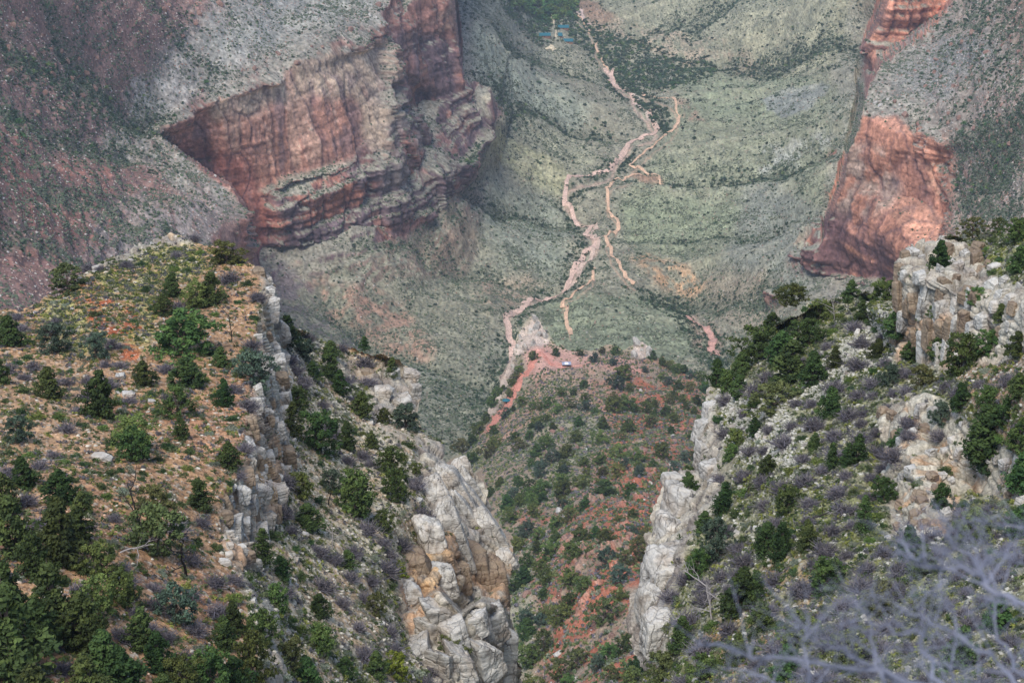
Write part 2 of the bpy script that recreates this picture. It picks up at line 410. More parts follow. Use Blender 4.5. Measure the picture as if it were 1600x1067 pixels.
def build_A():
    s = A; P = s.P; N = s.N
    steep = 1-sstep(.45, .8, N[..., 2])
    # cliff relief: buttresses, fluting, ledges of the beds
    wz = P[..., 2]+14*fbm(S3(P, 160), 3, 4)
    cl = P*np.array([1, 1, .14])
    butt = fbm(S3(cl, 75), 3, 21, ridged=True)
    flut = fbm(S3(cl, 16), 3, 22, ridged=True)
    h = np.zeros(P.shape[:2])
    for per, am, sd in ((43., 7., 1), (17., 3.2, 2), (7.3, 1.3, 3)):
        ph = wz/per+sd*.37; fr = ph-np.floor(ph); h += am*(sstep(0, .75, fr)-sstep(.82, 1., fr))
    Hn = N*np.array([1, 1, 0.]); Hn /= np.linalg.norm(Hn, axis=-1, keepdims=True)+1e-6
    red = np.clip(s.mask([(240,195),(320,150),(620,-30),(730,-30),(740,130),(790,170),(740,260),(690,330),(560,400),(400,430),(330,300)], 10)+
                  s.mask([(1300,130),(1340,-40),(1540,-60),(1420,140),(1500,250),(1490,480),(1200,470),(1290,330)], 10), 0, 1)
    low = s.mask([(400,380),(600,340),(720,280),(760,300),(740,420),(560,470),(420,520),(440,440)], 14)   # ledgy foot slopes
    cm = np.clip(steep*1.2, 0, 1)*red
    face = s.mask([(255,215),(318,168),(430,128),(520,92),(590,70),(596,235),(520,258),(430,280),(405,300),(405,385),(385,330),(330,290)], 6)   # the sheer orange panel
    faceR = s.mask([(1347,192),(1400,196),(1472,266),(1478,330),(1465,380),(1440,440),(1300,430),(1290,380),(1325,280)], 6)
    P[..., 2] += 0
    corner = s.mask([(350,347),(376,324),(390,365),(400,425),(404,475),(330,475),(334,395)], 3, 3, 12)
    sheer = np.clip(face+faceR, 0, 1)
    tow = s.mask([(600,-30),(715,-30),(722,135),(650,175),(610,60)], 6)+.6*s.mask([(600,60),(700,200),(700,260),(600,250)], 8)
    d = s.calm*cm*(13*(butt-.2)*(1-.95*sheer)+2.2*flut*(1-.3*sheer)+.8*h*(1-.8*sheer)*(1-.75*tow)+4.5*tow*(flut-.2))
    P = P+Hn*d[..., None]
    wq = P+9*np.stack([vn(S3(P, 40), 61), vn(S3(P, 40), 62), vn(S3(P, 40), 63)], -1)
    f1, f2, ib = worley(S3(wq, 26, 26, 190), 64); g1, g2, ig = worley(S3(wq, 8.5, 8.5, 60), 65)
    crack = np.exp(-(f2-f1)/.05); crk2 = np.exp(-(g2-g1)/.08)
    sb_ = wz/9.+.3*fbm(S3(P, 90), 2, 66); sf = sb_-np.floor(sb_); ledge = sstep(0, .25, sf)-sstep(.86, 1., sf)
    P = P+Hn*((s.calm*cm*((ib-.5)*9*(1-.75*sheer)-3.2*crack*(1-.4*sheer)+(ig-.5)*3.0*(1-.6*sheer)-.9*crk2+1.5*ledge*(1-.7*sheer)*(1-.6*tow)))[..., None])
    # ledges on the foot slopes
    led = 0
    for per, am, sd in ((24., 5., 5), (11., 2.2, 6)):
        ph = wz/per+sd*.37; fr = ph-np.floor(ph); led = led+am*(fr-.5)
    P = P+Hn*((low*(1-cm)*led*.28)[..., None])
    soft = 1-cm
    g = fbm(S3(P, 190, 190, 400), 4, 31, ridged=True)*9+fbm(S3(P, 44), 4, 32, ridged=True)*4.6+fbm(S3(P, 15), 3, 34, ridged=True)*1.7+fbm(S3(P, 7), 2, 33)*.6
    near = np.clip(P[..., 1]/1800., .5, 1)
    P[..., 2] += soft*g*near
    crk = path_mask(s, (0, 2), 1.3); P[..., 2] -= 2.2*crk
    rough = s.mask([(-170,-130),(380,-130),(300,60),(170,110),(250,215),(330,300),(300,400),(-170,520)], 26)+s.mask([(1400,110),(1560,-130),(1765,-130),(1765,440),(1500,440),(1490,230)], 20)
    rb = (P[..., 2]+9*fbm(S3(P, 70), 3, 131))/13.; rf = rb-np.floor(rb); P[..., 2] += rough*(3.2*(sstep(.45, .6, rf)-rf)+4*fbm(S3(P, 24), 4, 132, ridged=True)-1.5)
    tal_ = s.mask([(400,385),(540,385),(640,345),(745,265),(770,300),(720,400),(640,450),(560,440),(480,420),(430,470)], 14, 18)
    rb2 = (P[..., 2]+5*fbm(S3(P, 45), 3, 142))/8.5; rf2 = rb2-np.floor(rb2); P[..., 2] += tal_*soft*sstep(-.05, .3, fbm(S3(P, 30), 4, 141))*2.6*(sstep(.4, .58, rf2)-rf2)+tal_*3*fbm(S3(P, 16), 3, 143, ridged=True)
    s.gul = np.zeros(P.shape[:2]); s.rdg = np.zeros(P.shape[:2])
    for ln, hh, ww, dk in [([(740,60),(830,120),(930,190)],20,60,0),([(735,125),(830,175),(935,215)],-17,32,1),([(760,185),(850,260),(890,305)],18,50,0),([(720,260),(800,330),(875,350)],-18,32,1),
        ([(700,340),(800,380),(900,400)],16,45,0),([(660,400),(760,430),(850,455)],-14,28,.7),([(610,430),(680,485),(735,500)],13,40,0),([(520,470),(620,540),(740,590),(780,600)],-22,30,1),
        ([(1320,200),(1200,240),(1060,250)],18,55,0),([(1290,250),(1180,285),(1050,292)],-16,28,1),([(1280,290),(1150,315),(1000,310)],14,45,0),([(1270,340),(1150,370),(1000,380)],-12,28,.7),
        ([(1270,390),(1130,410),(1020,430)],16,40,0),([(1230,450),(1130,470),(1060,465)],-14,26,1),([(1330,130),(1200,150),(1090,160)],15,70,0),([(975,500),(1040,508)],8,45,0),
        ([(1290,0),(1180,60),(1060,75)],24,70,0),([(1330,70),(1230,95),(1140,105)],-20,40,1),([(1120,-60),(1030,20),(960,40)],22,70,0),([(1200,-40),(1110,30),(1080,70)],-16,36,.7),
        ([(80,30),(170,160),(260,205)],-12,26,1),([(0,170),(100,210),(200,245)],-8,16,1),([(0,60),(90,110),(150,150)],-8,16,.8),([(260,40),(330,100),(330,140)],-6,20,.5),([(1600,200),(1530,230),(1490,300)],-9,15,1),([(1600,60),(1520,150),(1470,200)],-6,14,.6),
        ([(1600,330),(1540,300)],-6,12,1),([(60,300),(160,330),(260,360),(330,380)],-7,14,.7),([(0,380),(120,400),(230,440)],-7,14,.8),([(780,60),(850,90),(900,120)],-12,26,.6),([(560,395),(650,385),(720,350)],-8,20,.8),([(990,70),(1060,45),(1150,-10)],-10,26,.5)]:
        W_ = np.array([s.look(*q)[:2] for q in ln]); X = P[..., :2]+7*np.stack([vn(S3(P, 35), 71), vn(S3(P, 35), 72)], -1); dm = np.full(P.shape[:2], 1e9)
        for a_, b_ in zip(W_[:-1], W_[1:]):
            ab = b_-a_; tt = np.clip(((X-a_)@ab)/(ab@ab), 0, 1); dm = np.minimum(dm, ((X-a_-tt[..., None]*ab)**2).sum(-1))
        k_ = np.exp(-np.sqrt(dm+9)/ww); P[..., 2] += soft*hh*k_*(1.2 if hh < 0 else .85)
        if hh < 0: s.gul = np.maximum(s.gul, dk*np.exp(-dm/(ww*.42)**2))
        else: s.rdg = np.maximum(s.rdg, np.exp(-dm/(ww*.7)**2))
    s.P = P; s.normals()
    N = s.N; P = s.P
    slope = 1-N[..., 2]
    s.clump = fbm(S3(P, 17), 3, 46)+.6*s.gul-.3*s.rdg
    n1 = fbm(S3(P, 60), 4, 41); n2 = fbm(S3(P, 14), 4, 42); n3 = fbm(S3(P, 4.5), 3, 43); n4 = fbm(S3(P, 240), 3, 44)
    c = lin
    # ---------------- ground colours of the zones
    s.col = np.ones(P.shape)*c(156,148,128)
    def z(poly, col, f=16, w=14, ws=45, k=1., br=0., seed=3):
        m = s.mask(poly, f, w, ws, seed)*k
        if br: m = m*sstep(-.25*br, .25*br, n2+.6*n3+.5*n1)
        s.paint(np.clip(m, 0, 1), col)
    z([(-170,-130),(640,-130),(640,20),(400,130),(250,200),(390,330),(400,560),(-170,560)], c(138,108,98), 20, 24)
    z([(380,-130),(640,-130),(600,40),(500,95),(400,125),(250,200),(180,170),(260,90)], c(158,150,138), 24, 30)
    z([(170,190),(260,180),(390,300),(330,330),(230,270),(160,230)], c(152,144,130), 12)
    z([(150,330),(330,300),(400,440),(250,480),(120,400)], c(152,138,128), 18, 26)
    z([(0,200),(160,230),(210,330),(140,420),(-170,440),(-170,200)], c(138,96,84), 22, 30, br=1.5)
    z([(230,-20),(420,-60),(420,30),(330,60),(250,30)], c(148,112,100), 14, 14, br=1.4)
    z([(400,-130),(620,-130),(600,10),(560,50),(480,80),(330,110),(300,60)], c(150,150,140), 22, 20, k=.6)
    # slopes below the west wall
    z([(400,380),(600,350),(740,200),(800,170),(860,300),(900,420),(760,520),(700,640),(560,640),(400,560)], c(148,142,122), 18)
    z([(470,430),(560,440),(640,490),(680,540),(640,560),(560,510)], c(166,132,114), 8, 12, br=1.2)
    z([(730,450),(790,430),(860,440),(830,470),(770,500)], c(168,144,124), 10, 12, br=1.2)
    z([(720,-130),(860,-130),(860,60),(900,200),(800,150),(720,140)], c(142,138,122), 14)
    z([(735,60),(800,100),(860,140),(930,190),(900,215),(800,165),(740,150)], c(160,160,142), 12)
    z([(770,205),(830,235),(900,290),(885,320),(820,300),(765,250)], c(186,178,140), 7, 8, k=.85)
    z([(790,170),(900,215),(935,260),(905,290),(800,210)], c(176,170,144), 9, 10, k=.7)
    z([(760,290),(860,320),(905,360),(880,440),(780,420),(720,330)], c(154,154,136), 16, 16)
    # valley bottom and the tonto slopes east of the creek
    z([(880,-130),(1420,-130),(1360,60),(1300,130),(1120,130),(960,60)], c(160,154,130), 16)
    z([(1130,60),(1240,10),(1300,40),(1300,120),(1200,130)], c(184,174,144), 16, 24, br=1.2)
    z([(895,0),(960,35),(1060,60),(1150,85),(1200,100),(1180,115),(1100,108),(1000,88),(930,60)], c(180,156,134), 6, 9, br=1.)
    z([(895,0),(935,15),(965,45),(935,50),(905,30)], c(172,130,108), 6, 5, k=.7)
    z([(1060,110),(1300,130),(1330,190),(1280,330),(1180,420),(1000,430),(960,330),(1050,220)], c(154,152,126), 12)
    z([(1070,130),(1230,120),(1280,150),(1200,200),(1090,190)], c(154,156,128), 12, 10)
    z([(965,320),(1100,330),(1180,340),(1060,400),(985,390)], c(158,160,130), 12, 12)
    z([(1160,300),(1280,330),(1290,430),(1180,500),(1130,420)], c(152,150,136), 14, 16)
    z([(1190,165),(1260,150),(1296,150),(1270,185),(1225,195),(1198,190)], c(158,156,154), 3, 5, 14, k=.7)
    z([(1190,255),(1300,222),(1302,236),(1240,262),(1180,280)], c(176,172,160), 4, 8, 18, br=.8)
    z([(1045,163),(1078,172),(1105,205),(1085,205),(1060,185)], c(172,142,122), 5, 6, br=1.)
    z([(985,282),(1030,284),(1040,292),(1000,296)], c(180,142,118), 4, 4)
    z([(1010,408),(1060,425),(1110,442),(1080,462),(1030,455),(985,430)], c(200,154,118), 8, 10, br=1.)
    z([(1100,440),(1200,430),(1240,470),(1200,520),(1120,500)], c(168,152,132), 10, 12)
    z([(850,470),(1050,470),(1110,560),(1000,600),(860,600)], c(146,148,122), 12, 10)
    z([(1060,470),(1120,500),(1130,560),(1085,560)], c(172,144,126), 8, 6, br=1)
    z([(560,560),(800,540),(760,640),(700,760),(560,760)], c(142,138,120), 14, 10)
    # east plateau
    z([(1340,190),(1380,110),(1540,-130),(1765,-130),(1765,520),(1490,460),(1480,260)], c(150,138,124), 9, 6)
    z([(1400,110),(1500,60),(1560,90),(1480,170),(1390,170)], c(136,136,130), 14, 14, k=.7)
    z([(1490,200),(1600,120),(1765,120),(1765,420),(1500,400)], c(172,150,136), 20, 22, br=1.5)
    z([(1560,-60),(1765,-130),(1765,120),(1640,140),(1560,60)], c(126,108,94), 22, 22)
    cap = s.mask([(225,190),(300,150),(420,100),(500,72),(560,45),(600,0),(625,20),(600,62),(520,98),(430,134),(345,170),(312,178),(262,212),(235,212)], 5, 7, 22)
    capb = np.exp(-(((P[..., 2]/4.5) % 1.-.5)/.2)**2)
    s.paint(cap*(.35+.5*capb)*sstep(-.5, .1, n2+.4*n3), c(192,180,160)); s.paint(cap*.5*(1-capb)*sstep(-.2, .3, n2), c(116,104,96))
    s.paint(s.mask([(190,130),(330,90),(400,95),(330,150),(240,190),(200,180)], 10, 16)*sstep(.0, .3, n2+.5*n3)*.6, c(188,180,168))
    s.paint(s.mask([(1345,180),(1410,180),(1440,225),(1490,250),(1500,340),(1520,360),(1500,240),(1420,160),(1370,120)], 6, 10)*sstep(-.1, .3, n2+.5*n3)*.6, c(180,170,154))
    tal = s.mask([(400,385),(540,385),(640,345),(745,265),(770,300),(720,400),(640,450),(560,440),(480,420),(430,470)], 14, 18)
    brk = sstep(-.05, .3, fbm(S3(P, 30), 4, 141)); rb2 = (P[..., 2]+5*fbm(S3(P, 45), 3, 142))/8.5; rf2 = rb2-np.floor(rb2)
    s.paint(tal*brk*np.exp(-((rf2-.5)/.13)**2)*.85, c(112,92,88)); s.paint(tal*brk*np.exp(-((rf2-.78)/.12)**2)*.6, c(186,178,160))
    s.paint(s.mask([(402,385),(450,400),(500,450),(545,500),(560,545),(500,545),(450,500),(412,450)], 8, 12)*sstep(-.2, .15, n2+.6*n3)*.75, c(112,98,102))
    s.paint(s.mask([(560,330),(720,260),(740,330),(640,430),(560,420)], 14, 20)*.3*sstep(-.2, .2, n1), c(120,116,108))
    vly = s.mask([(640,-130),(1400,-130),(1340,120),(1330,300),(1260,600),(560,760),(420,470),(700,330),(790,170),(720,60)], 12)
    s.paint(vly, s.col*np.array([.84, .89, .86]))
    # ---------------- rock
    rocky = np.clip((1-sstep(.5, .85, N[..., 2]))*1.3+sheer+corner, 0, 1)*np.clip(red+low*.45+s.mask([(330,300),(410,310),(410,480),(330,440)], 8), 0, 1)
    varn = fbm(P*np.array([1/16., 1/16., 1/110.]), 4, 51)          # dark streaks run down the faces
    bands = fbm(np.stack([P[..., 0]/260, P[..., 1]/260, wz/9.], -1), 3, 52)
    rock = np.ones(P.shape)*c(158,112,98)
    mixr = lambda base, col, m: base*(1-np.clip(m, 0, 1)[..., None])+np.asarray(col)*np.clip(m, 0, 1)[..., None]
    rock = mixr(rock, c(176,150,128), sstep(.0, .5, bands+.5*n1)*.6)
    lowrock = s.mask([(395,330),(440,285),(560,245),(600,130),(612,40),(700,60),(740,130),(790,170),(740,300),(600,400),(390,440)], 12, 14, 40)
    rock = mixr(rock, c(104,88,96), lowrock*sstep(-.6, .1, varn+.4*bands)*.9)
    rock = mixr(rock, c(100,86,94), s.mask([(400,300),(480,288),(600,262),(690,220),(700,310),(600,362),(440,392),(395,380)], 8, 10)*sstep(-.6, .0, varn+.5*bands)*.8)
    rock = mixr(rock, c(168,108,84), lowrock*sstep(.25, .55, n1+.5*bands)*.8)
    rock = rock*np.array([1, 1, 1.])
    orange = s.mask([(240,190),(320,160),(430,140),(560,110),(560,230),(430,275),(390,360),(300,290)], 10, 10)
    rock = mixr(rock, c(192,136,112), orange*.9)
    rock = mixr(rock, c(158,92,76), s.mask([(260,220),(380,240),(420,330),(400,420),(330,300)], 12, 10)*.8)
    rock = mixr(rock, c(196,174,148), s.mask([(430,118),(520,85),(600,60),(600,250),(560,215),(560,150),(470,150),(330,190),(320,165)], 10, 12)*sstep(-.5, .2, varn+.3)*.9)
    rock = mixr(rock, c(120,100,104), orange*sstep(.02, .4, varn+.35*n2+.25*bands)*.7)
    rock = mixr(rock, c(196,170,150), orange*sstep(.1, .4, -varn+.3*n3)*.45)
    rock = mixr(rock, c(126,122,118), s.mask([(575,60),(640,150),(700,260),(690,330),(590,340),(590,200)], 12, 12)*.6*sstep(-.3, .3, n2))
    rock = mixr(rock, c(196,134,106), s.mask([(1300,180),(1500,200),(1500,450),(1250,450)], 8)+s.mask([(1340,-60),(1540,-60),(1460,60),(1350,120)], 8))
    rock = mixr(rock, c(168,150,136), s.mask([(1320,225),(1385,240),(1410,290),(1390,340),(1300,345)], 12, 14)*sstep(-.3, .2, n2+.5*varn)*.85)
    rock = mixr(rock, c(118,86,84), s.mask([(1270,330),(1340,330),(1400,380),(1440,420),(1440,470),(1220,470)], 12, 10)*sstep(-.5, .2, varn+.3*bands)*.85)
    rock = mixr(rock, c(206,164,136), s.mask([(1420,240),(1480,260),(1480,320),(1430,290)], 8, 10)*sstep(-.2, .4, n2)*.7)
    rock = mixr(rock, c(120,90,86), s.mask([(1340,20),(1450,20),(1450,60),(1330,110)], 10, 8)*.75*sstep(-.3, .3, n2))
    rock = (rock*.82+rock.mean(-1, keepdims=True)*.18)*np.array([1.08, 1.02, .94])
    rock *= ((1+.22*n3+.16*n2)*(1+.25*(ib-.5))*(1+.2*(ig-.5)))[..., None]
    thin = fbm(np.stack([P[..., 0]/90, P[..., 1]/90, wz/2.6], -1), 3, 67)
    rock *= (1+.24*thin*(1-.5*sheer))[..., None]
    rock = mixr(rock, c(84,70,76), crack*.6+crk2*.2+.14*(1-ledge)*(1-sheer))
    # flat steps within the cliffs keep scree and brush
    rock = mixr(rock, c(112,84,84), s.mask([(1240,420),(1300,330),(1330,335),(1400,400),(1440,430),(1440,470),(1220,470)], 8, 8)*.75*sstep(-.5, .1, bands+.4*n2))
    step_ = sstep(.60, .85, N[..., 2])*(1-.9*sheer)
    rock = mixr(rock, c(176,140,124), corner*.8*sstep(-.4, .3, varn))
    fold = s.mask([(1285,110),(1330,118),(1352,128),(1350,186),(1330,240),(1285,240)], 3)+s.mask([(1225,425),(1292,432),(1310,470),(1310,520),(1225,520)], 3)+s.mask([(1290,60),(1352,80),(1345,125),(1290,125)], 3)
    rocky = rocky*(1-.92*np.clip(fold, 0, 1))
    s.paint(np.clip(rocky*(1-step_*.85), 0, 1), rock)
    s.paint(np.clip(red*step_*.6, 0, 1), c(146,142,128))
    s.col *= (1+.2*n1+.22*n2+.3*n3)[..., None]*(1+.3*(vn(S3(P, 2.2), 777)))[..., None]
    s.rocky = np.clip(rocky*(1-step_), 0, 1)
    s.paint(s.rdg*.35*(1-s.rocky)*sstep(-.3, .3, n2), c(176,168,142)); s.paint(s.gul*.55*(1-s.rocky), c(116,118,98))
    riser = rough*np.exp(-((rf-.52)/.09)**2)*sstep(-.1, .35, n1+.5*n2)
    s.paint(riser*.75, c(164,118,98)*(1+.3*n3[..., None])); s.paint(riser*.6*s.mask([(150,120),(420,20),(420,140),(250,215)], 20), c(190,180,164))
    s.paint(path_mask(s, (0, 2), .48)*.75, c(196,166,146)); s.paint(path_mask(s, (1, 3, 4, 5), .34)*.8, c(190,158,132))
    # low brush too small to stand alone: tone of the matted ground cover, fine clumps
    f1, f2, idn = worley(S3(P, 3.6, 3.6, 3.6), 61)
    dens = .55+.35*n1+.25*n4
    br = sstep(.52, .36, f1)*(idn < np.clip(dens, .15, .95))*(1-s.rocky)
    dk = c(74,86,76)*(.75+.5*idn[..., None])
    s.paint(br*.5, dk)
    s.veg = (1-path_mask(s, (0, 2, 3, 4, 5), 1.))*np.clip((.5+.9*n1+.6*n4+.5*s.gul-.25*s.rdg), .05, 1.3)*(1-s.rocky)
    s.build(M_far)
def steep_of(N): return 1-sstep(.3, .62, N[..., 2])
# =================================================================== red ridge with the resthouse
B_out = [(600,1175),(600,800),(660,760),(715,725),(738,690),(752,662),(768,640),(782,600),(792,575),(802,548),(808,528),(822,508),(834,499),(846,512),(858,524),(868,542),(884,548),(930,548),(975,545),(984,537),(1005,531),(1020,545),(1030,562),(1060,578),(1095,596),(1130,640),(1200,760),(1200,1175)]
B_lines = [
 [(600,1175,560),(600,800,1130),(660,760,1180),(715,725,1228),(752,662,1300),(768,640,1318),(782,600,1345),(792,575,1360),(802,548,1378),(812,524,1392),(834,499,1400),(846,512,1392),(868,542,1372),(884,548,1362),(930,548,1362),(975,545,1362),(1005,531,1350),(1022,545,1345),(1060,578,1330),(1095,596,1312),(1130,640,1250),(1200,760,1020),(1200,1175,420)],
 [(818,545,1360),(840,545,1352),(862,556,1345)],
 [(990,560,1330),(1025,562,1326)],
 [(885,572,1328)], [(800,600,1330)], [(785,640,1290)], [(850,600,1285)], [(950,600,1270)], [(1020,610,1262)], [(1080,620,1230)],
 [(870,650,1170)], [(960,650,1150)], [(1060,660,1130)], [(780,690,1180)], [(860,700,1050)], [(950,700,1010)], [(1050,700,1000)],
 [(800,760,960)], [(900,770,880)], [(1000,770,820)], [(1100,760,900)], [(700,800,1050)],
 [(790,800,900),(820,850,800),(850,900,710),(855,960,650),(840,1030,600),(830,1175,500)],
 [(940,830,730)], [(1010,830,690)], [(930,900,640)], [(1000,920,600)], [(760,900,760)], [(940,1000,560)], [(1020,1010,530)], [(760,1020,640)], [(950,1175,430)], [(1050,1175,400)],
]
B = Layer('red_ridge_terrain', (598,490,1202,1177), 2., B_lines, B_out, diffuse=30, kdis=.006, seed=5)
def build_B():
    s = B; c = lin; P = s.P
    g = fbm(S3(P, 90, 90, 200), 4, 71, ridged=True)*7+fbm(S3(P, 22), 4, 72)*2.4+fbm(S3(P, 6), 3, 73)*.8
    tower = np.clip(s.mask([(800,560),(812,524),(834,497),(850,512),(858,540),(830,545),(812,560)], 3)+s.mask([(985,560),(990,533),(1005,528),(1024,548),(1030,566)], 3)+
                    s.mask([(745,668),(780,590),(800,540),(812,545),(800,590),(775,650)], 4), 0, 1)
    pad = s.mask([(818,540),(860,540),(920,560),(910,585),(850,580),(815,600)], 8)
    outc = s.mask([(870,850),(900,800),(950,740),(1000,700),(1060,700),(1020,860),(960,960),(880,1010),(860,930)], 16, 16)
    f1, f2, idn = worley(S3(P, 9., 9., 7.)+.5*fbm(S3(P, 14), 2, 5)[..., None], 74)
    blk = (idn > .45)*sstep(.0, .18, f2-f1)*(idn-.3)*5.
    P = P+s.N*((outc*blk)[..., None]); P[..., 2] += g*(1-.85*pad)*(1-.5*tower)
    f1, f2, id2 = worley(S3(P, 4., 4., 3.2), 75)
    P = P+s.N*((tower*((id2-.5)*3.2-.8*np.exp(-(f2-f1)/.08)))[..., None])
    s.P = P; s.normals(); N = s.N
    n1 = fbm(S3(P, 30), 4, 81); n2 = fbm(S3(P, 7), 4, 82); n3 = fbm(S3(P, 2.2), 3, 83)
    s.col = np.ones(P.shape)*c(152,134,114)
    s.paint(sstep(-.1, .35, n1+.4*n2)*.8, c(146,142,118))
    red = s.mask([(940,560),(1095,600),(1090,700),(1060,900),(1010,1060),(860,1175),(850,950),(900,800),(940,700)], 22, 24)
    s.paint(red*sstep(-.4, .05, n2+.5*n1)*.9, c(162,94,70))
    s.paint(s.mask([(800,800),(900,780),(880,900),(840,960)], 16, 14)*sstep(-.1, .2, n2), c(156,100,80))
    s.paint(s.mask([(812,540),(850,536),(930,556),(1000,572),(1000,590),(900,580),(830,600)], 7, 5)*.85, c(194,150,134))
    s.paint(s.mask([(740,680),(790,640),(850,590),(960,590),(990,640),(860,670),(760,720)], 12, 10)*sstep(-.3, .2, n2)*.7, c(172,132,112))
    s.paint(tower*.9, c(188,172,158)*(1+.3*n2[..., None]))
    st = steep_of(N)*outc
    s.paint(np.clip(st*1.3, 0, 1), c(158,112,92)*(1+.4*n3[..., None]))
    s.paint(outc*(idn > .8)*(f2-f1 > .1)*.7, c(178,138,118))
    s.col *= (1+.18*n1+.2*n2+.25*n3)[..., None]
    s.tower = tower; s.pad = pad
    s.veg = np.clip(.75+.6*n1, .1, 1.3)*(1-tower)*(1-pad*.9)*(1-.5*st)
    s.build(M_mid, drop=[(6, 14), (25, 60), (70, 130)])
# =================================================================== near spurs
C_out = [(-300,1175),(-300,500),(-20,492),(30,489),(60,478),(98,460),(112,445),(135,425),(165,405),(210,388),(240,374),(262,368),(300,373),(330,386),(372,402),(405,420),(428,446),(436,478),(440,505),(470,515),(500,530),(540,542),(580,556),(620,564),(638,573),(652,598),(656,622),(650,650),(668,680),(690,703),(704,722),(716,716),(728,738),(730,744),(745,740),(762,765),(766,795),(772,806),(788,838),(800,872),(796,900),(795,950),(805,1010),(812,1070),(830,1175)]
C_lines = [
 [(-300,500,242),(30,489,250),(98,460,262),(135,425,272),(165,405,280),(210,388,290),(262,368,300),(300,373,298),(330,386,290),(372,402,280),(405,420,270),(428,446,268),(438,500,268),(442,540,267)],
 [(405,430,262),(412,460,254),(402,500,244),(395,550,228),(392,600,212),(386,650,197),(380,700,184),(372,740,176),(345,780,168),(338,830,160),(372,885,152),(400,930,147),(420,1000,138),(428,1080,129)],
 [(442,540,267),(441,600,247),(444,660,227),(441,720,211),(437,770,198),(427,810,187),(410,850,176),(396,892,160)],
 [(448,520,288),(500,530,305),(540,542,306),(580,556,305),(600,572,298)], [(600,572,298),(638,574,298),(652,598,297),(656,622,292),(650,650,280)],
 [(560,605,286),(600,640,279),(640,655,276)],
 [(500,600,268)], [(560,660,261)], [(470,640,243)], [(480,720,222)], [(600,720,240)], [(560,740,230)], [(470,800,200)], [(560,800,212)], [(630,790,224)], [(440,850,180)], [(500,880,184)],
 [(590,870,200)], [(450,950,160)], [(550,950,176)], [(610,960,184)], [(470,1060,141)], [(550,1060,154)], [(640,1060,168)],
 [(668,680,268),(704,722,262),(728,738,259),(745,745,257),(766,795,250),(788,838,243),(800,872,236),(796,950,227),(808,1050,216),(830,1175,200)],
 [(655,690,262),(675,735,250),(688,775,240),(668,815,228),(650,850,220),(630,885,208),(618,915,200),(626,960,191),(642,1000,185),(672,1040,179),(680,1080,175),(690,1175,162)],
 [(705,735,252),(722,775,244),(742,830,236)], [(712,800,240),(728,850,233),(746,905,228)], [(690,800,233),(700,850,222),(690,895,211),(683,915,207)],
 [(745,770,252),(770,820,243),(785,860,238)], [(650,905,207)], [(762,925,229)],
 [(650,955,192),(668,935,190),(686,922,188),(700,940,186),(722,962,184),(735,950,186),(752,940,188),(776,946,192),(792,975,199)],
 [(648,946,204),(668,926,207),(686,913,212),(702,930,216),(722,952,219),(736,940,221),(754,930,223),(780,936,222),(796,960,222)],
 [(700,1020,181)], [(760,1020,186)], [(700,1100,174)], [(770,1100,188)], [(810,1100,206)],
 [(150,480,248)], [(250,450,262)], [(330,480,248)], [(0,600,200)], [(150,600,206)], [(300,600,210)], [(0,750,158)], [(150,750,161)], [(280,750,169)],
 [(0,900,130)], [(150,900,134)], [(280,900,143)], [(0,1067,110)], [(150,1067,114)], [(300,1067,122)], [(-300,750,152)], [(-300,900,124)], [(-300,1175,96),(200,1175,106),(430,1175,118),(600,1175,142),(690,1175,162)],
]
C = Layer('limestone_spur_terrain', (-302,362,834,1177), 1.5, C_lines, C_out, diffuse=14, kdis=.006, seed=8)
D_out = [(1940,335),(1640,348),(1600,352),(1560,362),(1520,371),(1470,374),(1440,376),(1412,394),(1400,408),(1398,440),(1396,466),(1365,462),(1330,462),(1290,478),(1250,492),(1215,505),(1185,522),(1160,550),(1135,580),(1113,603),(1102,640),(1095,665),(1088,700),(1084,733),(1066,742),(1046,745),(1034,772),(1022,805),(1012,850),(1008,880),(1000,908),(985,935),(978,975),(990,1010),(1002,1030),(1002,1067),(1000,1175),(1940,1175)]
